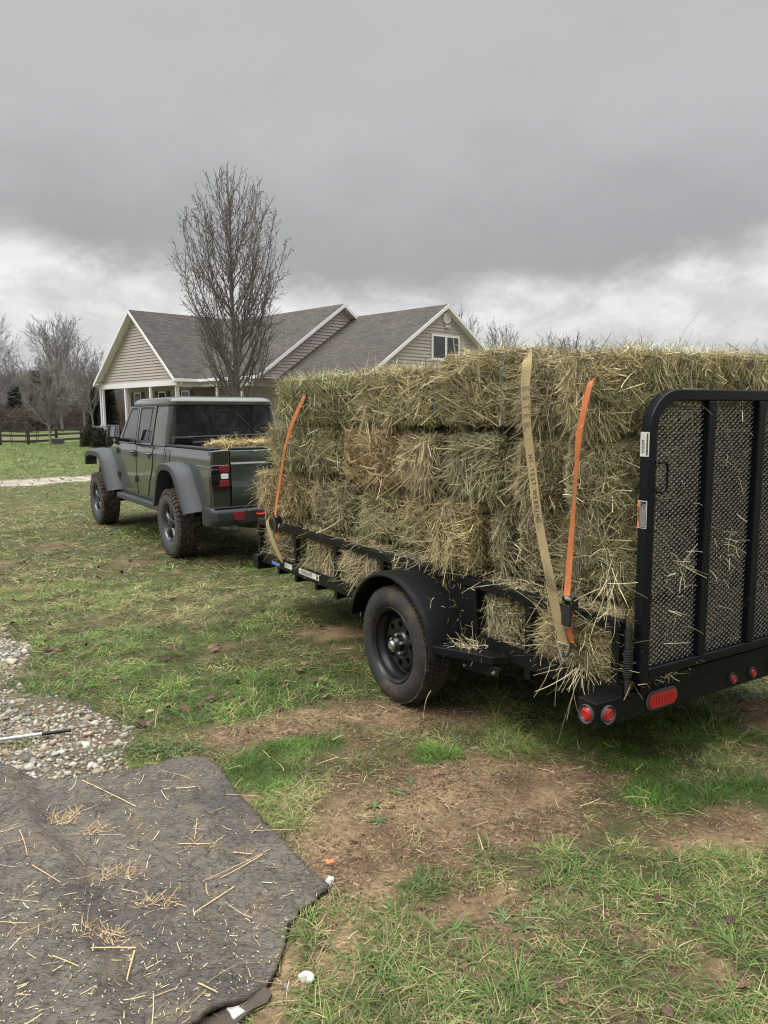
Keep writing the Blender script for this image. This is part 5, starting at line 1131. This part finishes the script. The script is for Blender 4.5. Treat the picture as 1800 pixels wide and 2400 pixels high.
# mirror
def mirror(f):
    mr = MB().prism(rnd([(f(-.140), 1.585), (f(-.150), 1.405), (f(.015), 1.385), (f(.022), 1.582)], .022), 1.955, 2.07, 'y').build('mirror', M_plast, TK, bevel=.018, seg=3)
    MB().prism(rnd([(f(-.118), 1.568), (f(-.126), 1.425), (f(.0), 1.412), (f(.008), 1.566)], .014), 1.9525, 1.9545, 'y').build('mirror_glass', M_mirror, mr)
    MB().bar((f(-.02), 2.03, 1.385), (f(.19), 2.10, 1.355), .09, .045).build('mirror_arm', M_plast, mr, bevel=.015)
both(mirror)
def truck_wheel(xo, yc, f_):
    ZC = .418; Wd = .285; pr = lambda p: [(xo+f_*a, r_) for a, r_ in p]
    wr = MB().lathe(pr([(.035, .222), (.012, .235), (.004, .245), (-.004, .30), (.0, .345), (.016, .385), (.030, .398)]), 56, 'x', (0, yc, ZC)).lathe(pr([(Wd-.03, .398), (Wd, .345), (Wd, .30), (Wd-.03, .222)]), 56, 'x', (0, yc, ZC)).build('wheel', M_wall, TK, smooth=True)
    m_ = MB().lathe(pr([(.028, .396), (.036, .402), (.14, .404), (Wd-.036, .402), (Wd-.028, .396)]), 56, 'x', (0, yc, ZC)); NB = 21
    def blk(a0, a1, b0, b1, t0, sh, ro, ri=.392, w1=None):
        vs = []
        for a, dt in ((a0, 0), (a1, sh)):
            for tt in (b0+dt, b1+dt*(w1 or 1)):
                for r_ in (ri, ro): vs.append((xo+f_*a, yc+r_*math.cos(t0+tt), ZC+r_*math.sin(t0+tt)))
        m_._add(vs, [(0, 1, 3, 2), (4, 6, 7, 5), (0, 4, 5, 1), (2, 3, 7, 6), (1, 5, 7, 3)])
    P_ = 2*math.pi/NB
    for k in range(NB):
        t0 = P_*k
        blk(.024, .082, .06*P_, .44*P_, t0, .05, .417); blk(.020, .070, .56*P_, .92*P_, t0, .03, .416); blk(Wd-.024, Wd-.082, .06*P_, .44*P_, t0, .05, .417); blk(Wd-.02, Wd-.07, .56*P_, .92*P_, t0, .03, .416)
        blk(.090, .135, .10*P_, .50*P_, t0, -.07, .418); blk(.085, .140, .60*P_, .92*P_, t0, .06, .418); blk(.15, .195, .05*P_, .42*P_, t0, .07, .418); blk(.148, .198, .55*P_, .95*P_, t0, -.05, .418)
        for r0, r1, a0, a1 in ((.34, .375, .08, .40), (.325, .375, .60, .88)):                       # shoulder lugs wrapping on to the sidewall
            vs = [(xo+f_*x_, yc+r_*math.cos(t0+a_*P_), ZC+r_*math.sin(t0+a_*P_)) for a_ in (a0, a1) for x_, r_ in ((-.001, r0), (-.006, r1), (.018, .412), (.03, .40), (.01, r0))]
            m_._add(vs, [(0, 1, 2, 3, 4), (9, 8, 7, 6, 5), (0, 5, 6, 1), (1, 6, 7, 2), (2, 7, 8, 3)])
    m_.build('tread', M_rubm, wr)
    ri = MB().lathe(pr([(.035, .222), (.024, .226), (.018, .220), (.026, .212), (.040, .208), (.060, .198), (.10, .190), (.22, .19)]), 56, 'x', (0, yc, ZC)).build('rim', M_rim, wr, smooth='auto'); MB().lathe(pr([(.11, .19), (.115, .001)]), 32, 'x', (0, yc, ZC)).build('wheel_back', M_under, ri)
    m_ = MB()
    for k in range(5):
        a0 = 2*math.pi*k/5+.4
        def pt(x_, r_, a): return (xo+f_*x_, yc+r_*math.cos(a0+a), ZC+r_*math.sin(a0+a))
        secs = [[pt(.052, r_, -h), pt(.034-.000*r_, r_, -h*.55), pt(.034, r_, h*.55), pt(.052, r_, h), pt(.08, r_, h*.9), pt(.08, r_, -h*.9)] for r_, h in ((.05, .50), (.09, .34), (.14, .25), (.18, .27), (.210, .40))]
        m_.loft(secs, True, True)
    m_.build('spokes', M_rim, ri); MB().lathe(pr([(.05, .075), (.030, .070), (.026, .040), (.022, .034), (.022, .001)]), 24, 'x', (0, yc, ZC)).build('hub', M_plast, ri, smooth='auto')
    for k in range(5): a = 2*math.pi*k/5+.4+.63; MB().lathe(pr([(.05, .010), (.026, .010), (.024, .001)]), 6, 'x', (0, yc+.06*math.cos(a), ZC+.06*math.sin(a))).build('lug_nut', M_chrome, ri)
for yc in (0, 3.487): truck_wheel(0., yc, 1); truck_wheel(2*CX, yc, -1)

# ================================================================== HOUSE
HY = .78; HO = (-10.085, 38.0)
HZ = .25
HS = empty('house', (HO[0], HO[1], 0), math.pi/2-HY, 'single-storey tan house with grey shingle roofs, three gables and a white-posted porch', 'house')
EZ, RZ = 3.50, 7.12; RAY = 3.9                         # eave and ridge heights, ridge A at y = RAY
XB, XE = 6.32, .95; YB = -5.3                            # ridge B at x = XB, its left eave at x = XE, gable plane YB
slA = (RZ-EZ)/(RAY+.4); slB = (RZ-EZ)/(XB-XE)
def roof_plane(name, quads, th=.10, m=M_roof):
    me = bpy.data.meshes.new(name); vs = []; fs = []; uv = []
    for q in quads:
        q = [Vector(p) for p in q]; n = (q[1]-q[0]).cross(q[2]-q[0]).normalized()
        if n.z < 0: q = q[::-1]; n = -n
        hdir = Vector((0, 0, 1)).cross(n).normalized(); udir = n.cross(hdir)
        o = len(vs); k = len(q); vs += q+[p-n*th for p in q]; fs.append(tuple(range(o, o+k))); fs.append(tuple(range(o+2*k-1, o+k-1, -1)))
        for i in range(k): fs.append((o+i, o+i+k, o+(i+1) % k+k, o+(i+1) % k))
    me.from_pydata([tuple(v) for v in vs], [], fs); me.materials.append(m); l = me.uv_layers.new(name='uv')
    for p in me.polygons:
        n = p.normal; hd_ = Vector((0, 0, 1)).cross(n)
        if hd_.length < .05: hd_ = Vector((1, 0, 0))
        hd_.normalize(); ud = n.cross(hd_)
        for li in p.loop_indices: v = me.vertices[me.loops[li].vertex_index].co; l.data[li].uv = (v.dot(hd_), v.dot(ud))
    o = bpy.data.objects.new(name, me); link(o, HS); return o
XG = -.40
yl = RAY+(RZ-3.62)/.83                                # left eave of wing A
# valley between front plane of A and left plane of B
vz0 = (XE, -.4, EZ); vz1 = (XB, RAY, RZ)
roof_plane('roof', [[(XG, -.4, EZ), vz0, vz1, (XG, RAY, RZ)]])
roof_plane('roof', [[(XG, RAY, RZ), (11.5, RAY, RZ), (11.5, yl+.2, 3.5), (XG, yl+.2, 3.5)]])
roof_plane('roof', [[vz0, (XE, YB, EZ), (XB, YB, RZ), vz1]])
roof_plane('roof', [[(XB, YB, RZ), (11.7, YB, EZ), (11.7, RAY+.0, EZ), (XB, RAY, RZ)]])
XC, ZC_, YC = 7.32, 6.60, -11.11; slC = .635; xcl = 2.2
roof_plane('roof', [[(XC, YB+.3, ZC_), (XC, YC, ZC_), (xcl, YC, ZC_-slC*(XC-xcl)), (xcl, YB+.3, ZC_-slC*(XC-xcl))]])
roof_plane('roof', [[(XC, YB+.3, ZC_), (XC, YC, ZC_), (12.4, YC, ZC_-slC*(12.4-XC)), (12.4, YB+.3, ZC_-slC*(12.4-XC))]])
def siding(name, axis, pos, prof, z0, z1, m, step=.15, out=-1):
    """lap boards; prof(z) -> (a0, a1) horizontal extent; wall plane at x = pos ('x') or y = pos ('y'), facing -axis"""
    mb = MB(); z = z0
    while z < z1-.01:
        zb = min(z+step, z1); a0, a1 = prof(z); b0, b1 = prof(zb-.002)
        if a1-a0 > .02:
            P = [(a0, z), (a1, z), (b1, zb), (b0, zb)]; off = (.04, .04, .0, .0); vs = []
            for (a, zz), o_ in zip(P, off): vs.append((pos+out*o_, a, zz) if axis == 'x' else (a, pos+out*o_, zz))
            vs += [((pos+.05, a, zz) if axis == 'x' else (a, pos+.05, zz)) for a, zz in P]
            mb._add(vs, [(0, 1, 2, 3), (0, 4, 5, 1), (4, 7, 6, 5), (0, 3, 7, 4), (1, 5, 6, 2)])
        z = zb
    return mb.build(name, m, HS)
BZ = 3.42
siding('gable_wall', 'x', 0., lambda z: (RAY-(RZ-.14-z)/slA if True else 0, RAY+(RZ-.14-z)/.83), BZ, RZ-.16, M_sid)
gB = siding('gable_wall', 'y', YB+.3, lambda z: (XB-(RZ-.14-z)/slB, XB+(RZ-.14-z)/slB), 3.0, RZ-.16, M_sid)
gC = siding('gable_wall', 'y', YC+.3, lambda z: (max(XC-(ZC_-.14-z)/slC, 2.6), min(XC+(ZC_-.14-z)/slC, 12.)), .6, ZC_-.16, M_sid)
# barge boards and soffits
def barge(name, a, b, axis, w_=.17):
    o = MB(); d = Vector(b)-Vector(a)
    n = Vector((0, 0, -w_))
    th = Vector((-.03, 0, 0)) if axis == 'x' else Vector((0, -.03, 0)); a, b = Vector(a), Vector(b)
    vs = [a, b, b+n, a+n]; vs = vs+[p+th for p in vs]
    o._add(vs, [(0, 1, 2, 3), (7, 6, 5, 4), (0, 4, 5, 1), (2, 6, 7, 3), (1, 5, 6, 2), (0, 3, 7, 4)]); o.build(name, M_trim, HS)
    inn = Vector((.42, 0, 0)) if axis == 'x' else Vector((0, .34, 0)); dn2 = Vector((0, 0, -.155))
    MB()._add([a+dn2, b+dn2, b+dn2+inn, a+dn2+inn], [(0, 1, 2, 3)]).build('soffit', M_soffit, HS)
for a, b, ax in (((XG-.002, RAY, RZ-.01), (XG-.002, -.4, EZ-.02), 'x'), ((XG-.002, RAY, RZ-.01), (XG-.002, yl+.2, 3.48), 'x'), ((XB, YB-.002, RZ-.01), (XE, YB-.002, EZ-.02), 'y'), ((XB, YB-.002, RZ-.01), (11.7, YB-.002, EZ-.02), 'y'),
                 ((XC, YC-.002, ZC_-.01), (xcl, YC-.002, ZC_-slC*(XC-xcl)-.02), 'y'), ((XC, YC-.002, ZC_-.01), (12.4, YC-.002, ZC_-slC*(12.4-XC)-.02), 'y')): barge('barge_board', a, b, ax)
# gutters, beam, posts
MB().box(XG, XE, -.50, -.40, EZ-.17, EZ-.03).build('gutter', M_trim, HS, bevel=.01); MB().box(XE-.10, XE, YB, -.50, EZ-.17, EZ-.03).build('gutter', M_trim, HS, bevel=.01)
MB().box(-.08, .10, -.08, 8.12, 3.17, 3.42).build('porch_beam', M_trim, HS); MB().box(.10, 1.32, -.08, .10, 3.10, 3.36).box(1.20, 1.38, YB+.3, -.08, 3.10, 3.36).build('porch_beam', M_trim, HS)
MB().box(-.40, .0, -.4, 0.0, 3.30, 3.36).box(-.38, 0, 8.0, 8.45, 3.42, 3.5).build('soffit', M_soffit, HS)
for x, y in ((0, 8.03), (0, 5.36), (0, 2.66), (0, 0.0), (1.29, -1.5), (1.29, -3.6)): MB().box(x-.06, x+.06, y-.06, y+.06, .50, 3.17 if x < 1 else 3.10).box(x-.085, x+.085, y-.085, y+.085, .50, .62).build('porch_post', M_trim, HS, bevel=.006)
MB().tube([(-.02, -.42, 3.36), (.0, -.30, 3.2), (-.10, .0, 3.1), (-.10, .0, .7)], .045, 8).build('downspout', M_trim, HS); MB().tube([(-.06, 8.35, 3.5), (-.10, 8.22, 3.3), (-.10, 8.16, 3.1), (-.10, 8.16, 1.2), (-.22, 8.2, 1.05)], .045, 8).build('downspout', M_trim, HS)
MB().box(-.25, 1.6, -.25, 8.3, .0, .50).box(1.0, 3.0, YB, -.2, 0, .50).build('porch_floor', M_conc, HS)
MB().box(0.05, 1.6, .05, 8.2, 3.36, 3.40).box(1.3, 2.9, YB, 0, 3.36, 3.40).build('porch_ceiling', M_soffit, HS)
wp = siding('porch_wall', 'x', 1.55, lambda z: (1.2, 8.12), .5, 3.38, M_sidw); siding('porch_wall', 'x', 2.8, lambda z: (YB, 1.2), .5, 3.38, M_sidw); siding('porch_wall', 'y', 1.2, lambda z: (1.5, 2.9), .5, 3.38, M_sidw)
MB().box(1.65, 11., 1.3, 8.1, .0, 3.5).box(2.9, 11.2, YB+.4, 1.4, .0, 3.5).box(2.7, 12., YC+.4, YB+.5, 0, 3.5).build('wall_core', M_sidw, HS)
def win_x(x, y0, y1, z0, z1, sh=True):
    w_ = MB().box(x-.07, x-.0, y0-.07, y0, z0-.07, z1+.07).box(x-.07, x, y1, y1+.07, z0-.07, z1+.07).box(x-.07, x, y0, y1, z1, z1+.07).box(x-.09, x, y0, y1, z0-.08, z0).box(x-.06, x, y0, y1, (z0+z1)/2-.025, (z0+z1)/2+.025).build('window', M_trim, HS)
    MB().box(x-.05, x-.04, y0, y1, z0, z1).build('pane', M_glass, w_)
    if sh:
        for a, b in ((y0-.44, y0-.09), (y1+.09, y1+.44)): MB().box(x-.075, x-.045, a, b, z0-.06, z1+.08).build('shutter', M_shut, HS, bevel=.008)
for yc in (6.9, 4.15, 1.75): win_x(1.53, yc-.33, yc+.33, 1.35, 2.92)
yw = YC+.28; X1, X2, Zw0, Zw1 = 6.55, 8.32, 4.20, 5.16
w_ = MB().box(X1-.09, X2+.09, yw-.07, yw, Zw1, Zw1+.09).box(X1-.09, X2+.09, yw-.08, yw, Zw0-.10, Zw0)
for x0, x1 in ((X1-.09, X1), (X2, X2+.09), ((X1+X2)/2-.07, (X1+X2)/2+.07)): w_.box(x0, x1, yw-.07, yw, Zw0, Zw1)
w_ = w_.build('window', M_trim, HS)
for x0, x1 in ((X1, (X1+X2)/2-.07), ((X1+X2)/2+.07, X2)):
    MB().box(x0, x1, yw-.05, yw-.04, Zw0, Zw1).build('pane', M_glass, w_)
m_ = MB()
for i in range(5): m_.box(X1+.06, (X1+X2)/2-.14, yw-.0385, yw-.0375, Zw0+.5+i*.09, Zw0+.55+i*.09)
v_ = MB().lathe([(-.06, .19), (-.08, .25), (-.0, .27)], 8, 'y', (7.48, yw-.02, 6.02)).disc((7.48, yw-.05, 6.02), .2, 'y', 8, .01)
for i in range(7): v_.box(7.32, 7.64, yw-.085, yw-.06, 5.88+i*.045, 5.905+i*.045)
v_.build('gable_vent', M_trim, HS)
MB().box(7.46, 7.60, yw-.06, yw, 5.60, 5.68).lathe([(0, .03), (.12, .07)], 8, 'y', (7.45, yw-.18, 5.62)).lathe([(0, .03), (.12, .07)], 8, 'y', (7.62, yw-.18, 5.62)).build('flood_light', M_trim, HS)

# ================================================================== FENCE
def G(px, y): return (px-900)/1792.46*y
FN = empty('rail_fence', (0, 0, 0), 0, 'dark brown three-rail wooden fence across the far lawn', 'fence')
fp = []
for px, y in ((-100, 43.), (5, 45.5), (71, 46.), (137, 47.5), (195, 51), (245, 53.5)): fp.append((G(px, y), y))
for x, y in fp: MB().box(x-.07, x+.07, y-.07, y+.07, -.1, 1.02+random.uniform(-.05, .06)).build('post', M_fence, FN, bevel=.01)
for i in range(len(fp)-1):
    for z in (.22, .56, .88):
        a, b = fp[i], fp[i+1]; MB().bar((a[0], a[1]-.09, z+random.uniform(-.03, .03)), (b[0], b[1]-.09, z+random.uniform(-.03, .03)), .05, .13).build('rail', M_fence, FN)
a, b = fp[-1], (G(330, 50), 50.); MB().bar((a[0], a[1], .45), (b[0], b[1], .25), .06, .14).build('fallen_rail', M_fence, FN)
o = MB().box(-.35, .35, -.25, .25, 0, .36).box(-.30, .30, -.20, .20, .30, .37).build('water_trough', mat('trough', (.05, .055, .06), .7), None, bevel=.03); o.location = (G(138, 46.6), 46.6, 0); tag(o, 'grey water trough at the foot of a fence post', 'trough')
hr_ = empty('hay_feeder', (G(33, 47), 47.5, 0), 0, 'thin tubular hoop feeder standing behind the fence', 'feeder')
m_ = MB()
for z, r_ in ((.15, 1.05), (.75, 1.1), (1.35, .55)): m_.tube([(r_*1.3*math.cos(a), r_*.7*math.sin(a), z+.05*math.sin(3*a)) for a in np.linspace(0, 6.28, 25)], .02, 5, False)
m_.build('hoop', M_fence, hr_); m_ = MB()
for a in np.linspace(0, 5.5, 9): m_.tube([(1.3*math.cos(a), .74*math.sin(a), .0), (1.43*math.cos(a), .77*math.sin(a), .7), (.71*math.cos(a+.2), .38*math.sin(a+.2), 1.35)], .02, 4)
m_.build('slanted_bars', M_fence, hr_)

# ================================================================== TREES
class Tree:
    def __init__(s, seed): s.g = random.Random(seed); s.parts = {0: MB(), 1: MB()}; s.tips = []
    def branch(s, p, d, L, r, lvl, P):
        g = s.g; n = P['seg'][lvl]; pts = [Vector(p)]; dirs = [Vector(d).normalized()]; rs = [r]
        for i in range(n):
            dd = dirs[-1]+Vector((g.gauss(0, 1), g.gauss(0, 1), g.gauss(0, 1)))*P['wob'][lvl]+Vector((0, 0, P['up'][lvl]))
            dd.normalize(); pts.append(pts[-1]+dd*L/n); dirs.append(dd); rs.append(max(r*(1-(i+1)/n*(1-P['tap'][lvl])), P['rmin']))
        s.parts[0 if lvl < P.get('split', 1) else 1].tube(pts, rs, P['sides'][lvl], False)
        if lvl+1 < len(P['seg']):
            k = P['kids'][lvl]; k = int(k*(.8+.4*g.random())+.5)
            if lvl >= 1: k = max(1, int(k*min(1.4, L/P['refL'][lvl])))
            for j in range(k):
                t = P['from'][lvl]+(1-P['from'][lvl])*((j+g.random())/k); f = t*n; i = min(int(f), n-1); q = pts[i].lerp(pts[i+1], f-i); base = dirs[i+1]
                az_ = g.uniform(0, 6.283) if lvl else j*2.4+g.uniform(-.5, .5); an = R(g.uniform(*P['ang'][lvl]))
                x = base.cross(Vector((0, 0, 1)));
                if x.length < .05: x = Vector((1, 0, 0))
                x.normalize(); y = base.cross(x); nd = base*math.cos(an)+(x*math.cos(az_)+y*math.sin(az_))*math.sin(an)
                LL = P['len'][lvl](t, g)*(L if lvl else P['H']); s.branch(q, nd, LL, max(min(rs[i]*P['rk'][lvl], LL*.03), P['rmin']), lvl+1, P)
        else: s.tips.append(pts[-1])
    def build(s, name, P, label, group, mb_, H, loc, m=M_bark, budm=None, nb=0):
        o = empty(name, loc, 0, label, 'tree', group); s.branch((0, 0, -.1), (s.g.uniform(-.01, .01), 0, 1), P['H']*P['trunk'], P['r0'], 0, P)
        s.parts[0].build('trunk', m, o, fix=False, smooth=True); s.parts[1].build('crown', mb_ or m, o, fix=False, smooth=False)
        if budm:
            mb = MB(); 
            for t in s.g.sample(s.tips, min(nb, len(s.tips))): mb.box(t.x-.015, t.x+.015, t.y-.015, t.y+.015, t.z-.05, t.z)
            mb.build('last_leaves', budm, o, fix=False)
        return o
# ornamental pear in front of the house: many steep, nearly parallel limbs
PP = dict(H=10.9, trunk=.93, r0=.14, seg=(12, 10, 6, 3), wob=(.012, .045, .10, .16), up=(.05, .15, .09, .05), tap=(.10, .10, .2, .4), sides=(8, 5, 3, 3), rmin=.0075, kids=(96, 17, 5), ang=((32, 56), (20, 40), (25, 60)),
          len=(lambda t, g: min(.56*(1-t)**.8+.09, .30+.9*max(t-.12, 0))*g.uniform(.75, 1.04), lambda t, g: g.uniform(.10, .34)*(1.2-.6*t), lambda t, g: g.uniform(.18, .42)), rk=(.42, .55, .7), refL=(1, 4, .6), split=1)
PP['from'] = (.10, .10, .1)
PX = G(563, 30.5)
Tree(12).build('pear_tree', PP, 'tall bare upswept tree in front of the porch, with a few reddish leaves left', None, M_bark, 11, (PX, 30.5, 0), M_bark, M_bud, 420)
def std(H, r0, spread=1., dens=1., seedless=None): 
    d_ = dict(H=H, trunk=.86, r0=r0, seg=(8, 7, 5, 3), wob=(.035, .055, .09, .13), up=(.05, .05, .045, .04), tap=(.15, .12, .2, .4), sides=(6, 4, 3, 3), rmin=.009, kids=(int(24*dens), int(12*dens), int(6*dens)), ang=((26, 58*spread), (20, 42), (20, 50)),
              len=(lambda t, g: (.50*math.sqrt(max(1-((t-.35)/.70)**2, .02)))*g.uniform(.8, 1.05), lambda t, g: g.uniform(.24, .42)*(1.25-.6*t), lambda t, g: g.uniform(.25, .5)), rk=(.55, .55, .6), refL=(1, H*.35, H*.12), split=1)
    d_['from'] = (.28, .12, .1); return d_
S1 = std(4.6, .07, 1.05, 1.25); S1['from'] = (.18, .1, .1); S1['up'] = (.05, .05, .04, .03); S1['len'] = (lambda t, g: .50*(1-.5*t)*g.uniform(.8, 1.1), lambda t, g: g.uniform(.25, .45), lambda t, g: g.uniform(.25, .5)); S1['rmin'] = .008
Tree(8).build('maple_tree', S1, 'small pale bare tree in front of the rail fence', None, M_bark2, 6, (G(122, 44), 44., -.0), M_bark2)
bigP = std(11.6, .17, 1.0, 1.2); bigP['from'] = (.34, .1, .1); bigP['rmin'] = .013
Tree(21).build('oak_tree', bigP, 'large round-crowned bare tree rising above the wood left of the house', None, M_bark3, 6, (G(152, 82), 82., 0), M_bark3)
b2 = std(11.2, .17, 1.1, 1.1); b2['rmin'] = .013
Tree(22).build('oak_tree', b2, 'large bare tree cut by the left edge of the photo', None, M_bark3, 6, (G(-28, 78), 78., 0), M_bark3)
# prototypes for the wood edge, copied
def copytree(src, loc, rz, sc, label=None):
    c = src.copy(); C.objects.link(c); c.location = loc; c.rotation_euler = (0, 0, rz); c.scale = (sc[0], sc[0], sc[1])
    for ch in list(src.children): d = ch.copy(); C.objects.link(d); d.parent = c
    if label: c['label'] = label
    return c
WG = 'bare trees along the wood edge'; WL = 'thin bare tree in the row along the edge of the wood'
protos = []
for k, (H, sp, dn2) in enumerate(((9, .75, .8), (8, .9, .9), (7, .65, .9))):
    P_ = std(H, .11, sp, dn2); P_['rmin'] = .013; P_['seg'] = (7, 6, 4, 2); protos.append(Tree(40+k).build('woodland_tree', P_, WL, WG, M_bark3, 6, (G(30+k*70, 100), 100+k*3, 0), M_bark3))
tr_ = random.Random(77)
for i in range(42):
    y = tr_.uniform(92, 132); px = tr_.uniform(-60, 300) if i < 48 else tr_.uniform(-500, -60); copytree(protos[i % 3], (G(px, y), y, float(height(np.array([G(px, y)]), np.array([y]))[0])), tr_.uniform(0, 6.28), (tr_.uniform(.7, 1.1), tr_.uniform(.5, .78)))
copytree(protos[1], (G(205, 62), 62, 0), 1.2, (.9, .95), 'slender dark bare tree just left of the porch'); copytree(protos[2], (G(226, 58), 58, 0), 3.2, (.8, .85), 'slender bare tree nearest the porch corner')
for px, y, sc, lab in ((1165, 62, (.80, 1.04), 'bare tree rising behind the right slope of the house roof'), (1285, 80, (.9, 1.16), 'faint bare tree over the hay, just right of the tan strap'), (1330, 84, (1.2, 1.20), 'wider bare tree over the hay above the orange strap'), (1385, 88, (1.0, 1.12), 'small bare tree over the hay left of the tailgate'), (1775, 95, (1.2, 1.2), 'far bare treetop at the right edge above the hay'), (1072, 75, (.8, 1.36), 'bare treetop behind the gable peak of the house')):
    copytree(protos[int(px) % 3], (G(px, y), y, 0), px, sc, lab)
for i, (x, y) in enumerate(((24, -6), (28, -13), (33, -4), (37, -17), (21, -15), (42, -9), (30, 2), (46, -20), (26, -22), (36, 6), (17, -8))):
    copytree(protos[i % 3], (x, y, 0), i*1.3, (1.2, 1.0), 'bare tree behind the viewer, mirrored in the truck windows')['group'] = 'bare trees behind the viewer'
# brush mass of the wood: twiggy strips
A = Acc(); g_ = np.random.default_rng(9)
def brush(n, xr, yr, zr, Lr, Wr, cols, up=1.2):
    px = g_.uniform(*xr, n); y = g_.uniform(*yr, n); x = (px-900)/1792.46*y; top = zr[1]*(.55+.75*fbm(x, y*0, .09, 4)); z = g_.uniform(0, 1, n)**1.2*top+height(x, y)
    th = g_.uniform(0, 6.28, n); D = norm(np.stack([np.cos(th), np.sin(th)*.3, g_.uniform(.2, 1., n)*up], 1)); col = np.array(cols)[g_.integers(0, len(cols), n)]*g_.uniform(.7, 1.25, n)[:, None]*(.8+.5*fbm(x, z, .5, 3)[:, None])
    A.add(*ribbons(np.stack([x, y, z], 1), D, norm(np.stack([0*x, -1+0*x, .3+0*x], 1)+g_.normal(0, .5, (n, 3))), g_.uniform(*Lr, n), g_.uniform(*Wr, n), g_.normal(0, .2, (n, 3)), col, 2, .3))
gb = [(.125, .108, .095), (.105, .09, .078), (.15, .13, .115), (.09, .075, .062)]
brush(60000, (-700, 620), (98, 135), (0, 8.2), (.6, 1.8), (.03, .07), gb); brush(14000, (-80, 300), (88, 96), (0, 3.0), (.4, 1.2), (.03, .06), [(.09, .07, .055), (.12, .09, .07), (.075, .06, .05)])
brush(14000, (620, 2400), (120, 150), (0, 6.5), (.6, 1.8), (.04, .08), gb)
tag(A.build('woodland', [M_brush]), 'grey-brown tangle of brush and twigs along the wood edge', kind='stuff')
# dark cedars in the wood
for px, y, H_, w_, lab in ((97, 90, 6.6, 2.0, 'dark evergreen cedar in the wood behind the small pale tree'), (45, 92, 5.0, 2.6, 'low dark evergreen at the left of the wood'), (235, 60, 3.6, 1.2, 'dark evergreen seen under the porch roof'), (262, 58, 3.4, 1.4, 'dark evergreen between the first two porch posts'), (125, 88, 5.8, 1.6, 'narrow dark evergreen right of the small pale tree')):
    n = 5000; t = g_.random(n)**.8; th = g_.uniform(0, 6.28, n); rad = w_/2*(1-t*.85)*np.sqrt(g_.random(n))*(.7+.6*fbm(th*2, t*8, 1.)); P = np.stack([rad*np.cos(th), rad*np.sin(th), .2+t*H_], 1)
    D = norm(np.stack([np.cos(th), np.sin(th), g_.uniform(-.3, .8, n)], 1)); col = np.array([.040, .052, .036])*g_.uniform(.6, 1.5, n)[:, None]
    V, Q, T = ribbons(P, D, norm(g_.normal(0, 1, (n, 3))), g_.uniform(.2, .45, n), g_.uniform(.05, .11, n), np.zeros((n, 3)), col, 1, .3)
    rt = empty('cedar_tree', (G(px, y), y, 0), 0, lab, 'tree', 'evergreens in the wood'); npmesh('crown', V, Q, None, [M_brush], rt, T); MB().tube([(0, 0, -.1), (0, 0, H_*.8)], [.12, .03], 6).build('trunk', M_bark, rt)
# shrubs by the porch
def shrub(px, y, w_, h_, lab, cols, n=3500):
    th = g_.uniform(0, 6.28, n); ph = np.arccos(g_.uniform(0, 1, n)); r_ = g_.uniform(.55, 1.05, n); P = np.stack([w_*r_*np.sin(ph)*np.cos(th), w_*r_*np.sin(ph)*np.sin(th), h_*r_*np.cos(ph)], 1); P *= (.8+.4*fbm(th*3, ph*3, 1.))[:, None]
    D = norm(P+g_.normal(0, .4, (n, 3))); col = np.array(cols)[g_.integers(0, len(cols), n)]*g_.uniform(.6, 1.4, n)[:, None]
    V, Q, T = ribbons(P, D, norm(g_.normal(0, 1, (n, 3))), g_.uniform(.06, .16, n), g_.uniform(.02, .05, n), np.zeros((n, 3)), col, 1, .4)
    rt = empty('shrub', (G(px, y), y, 0), 0, lab, 'shrub'); npmesh('foliage', V, Q, None, [M_brush], rt, T); MB().tube([(0, 0, 0), (0, 0, h_*.7)], [.06, .02], 5).build('stem', M_bark, rt)
shrub(218, 42.5, .55, 1.15, 'rust-tinged evergreen shrub left of the porch post', [(.05, .045, .03), (.075, .05, .035), (.04, .05, .03)]); shrub(245, 41.5, .6, .95, 'dark green rounded shrub by the porch corner', [(.03, .04, .028), (.05, .05, .035)]); shrub(277, 41, .5, 1.0, 'reddish brown shrub just left of the truck mirror', [(.09, .06, .045), (.06, .045, .035)])
MB().box(-.35, .35, -.2, .2, .0, .08).build('porch_ledge', M_conc, HS).location = (-.5, 7.6, 1.05)
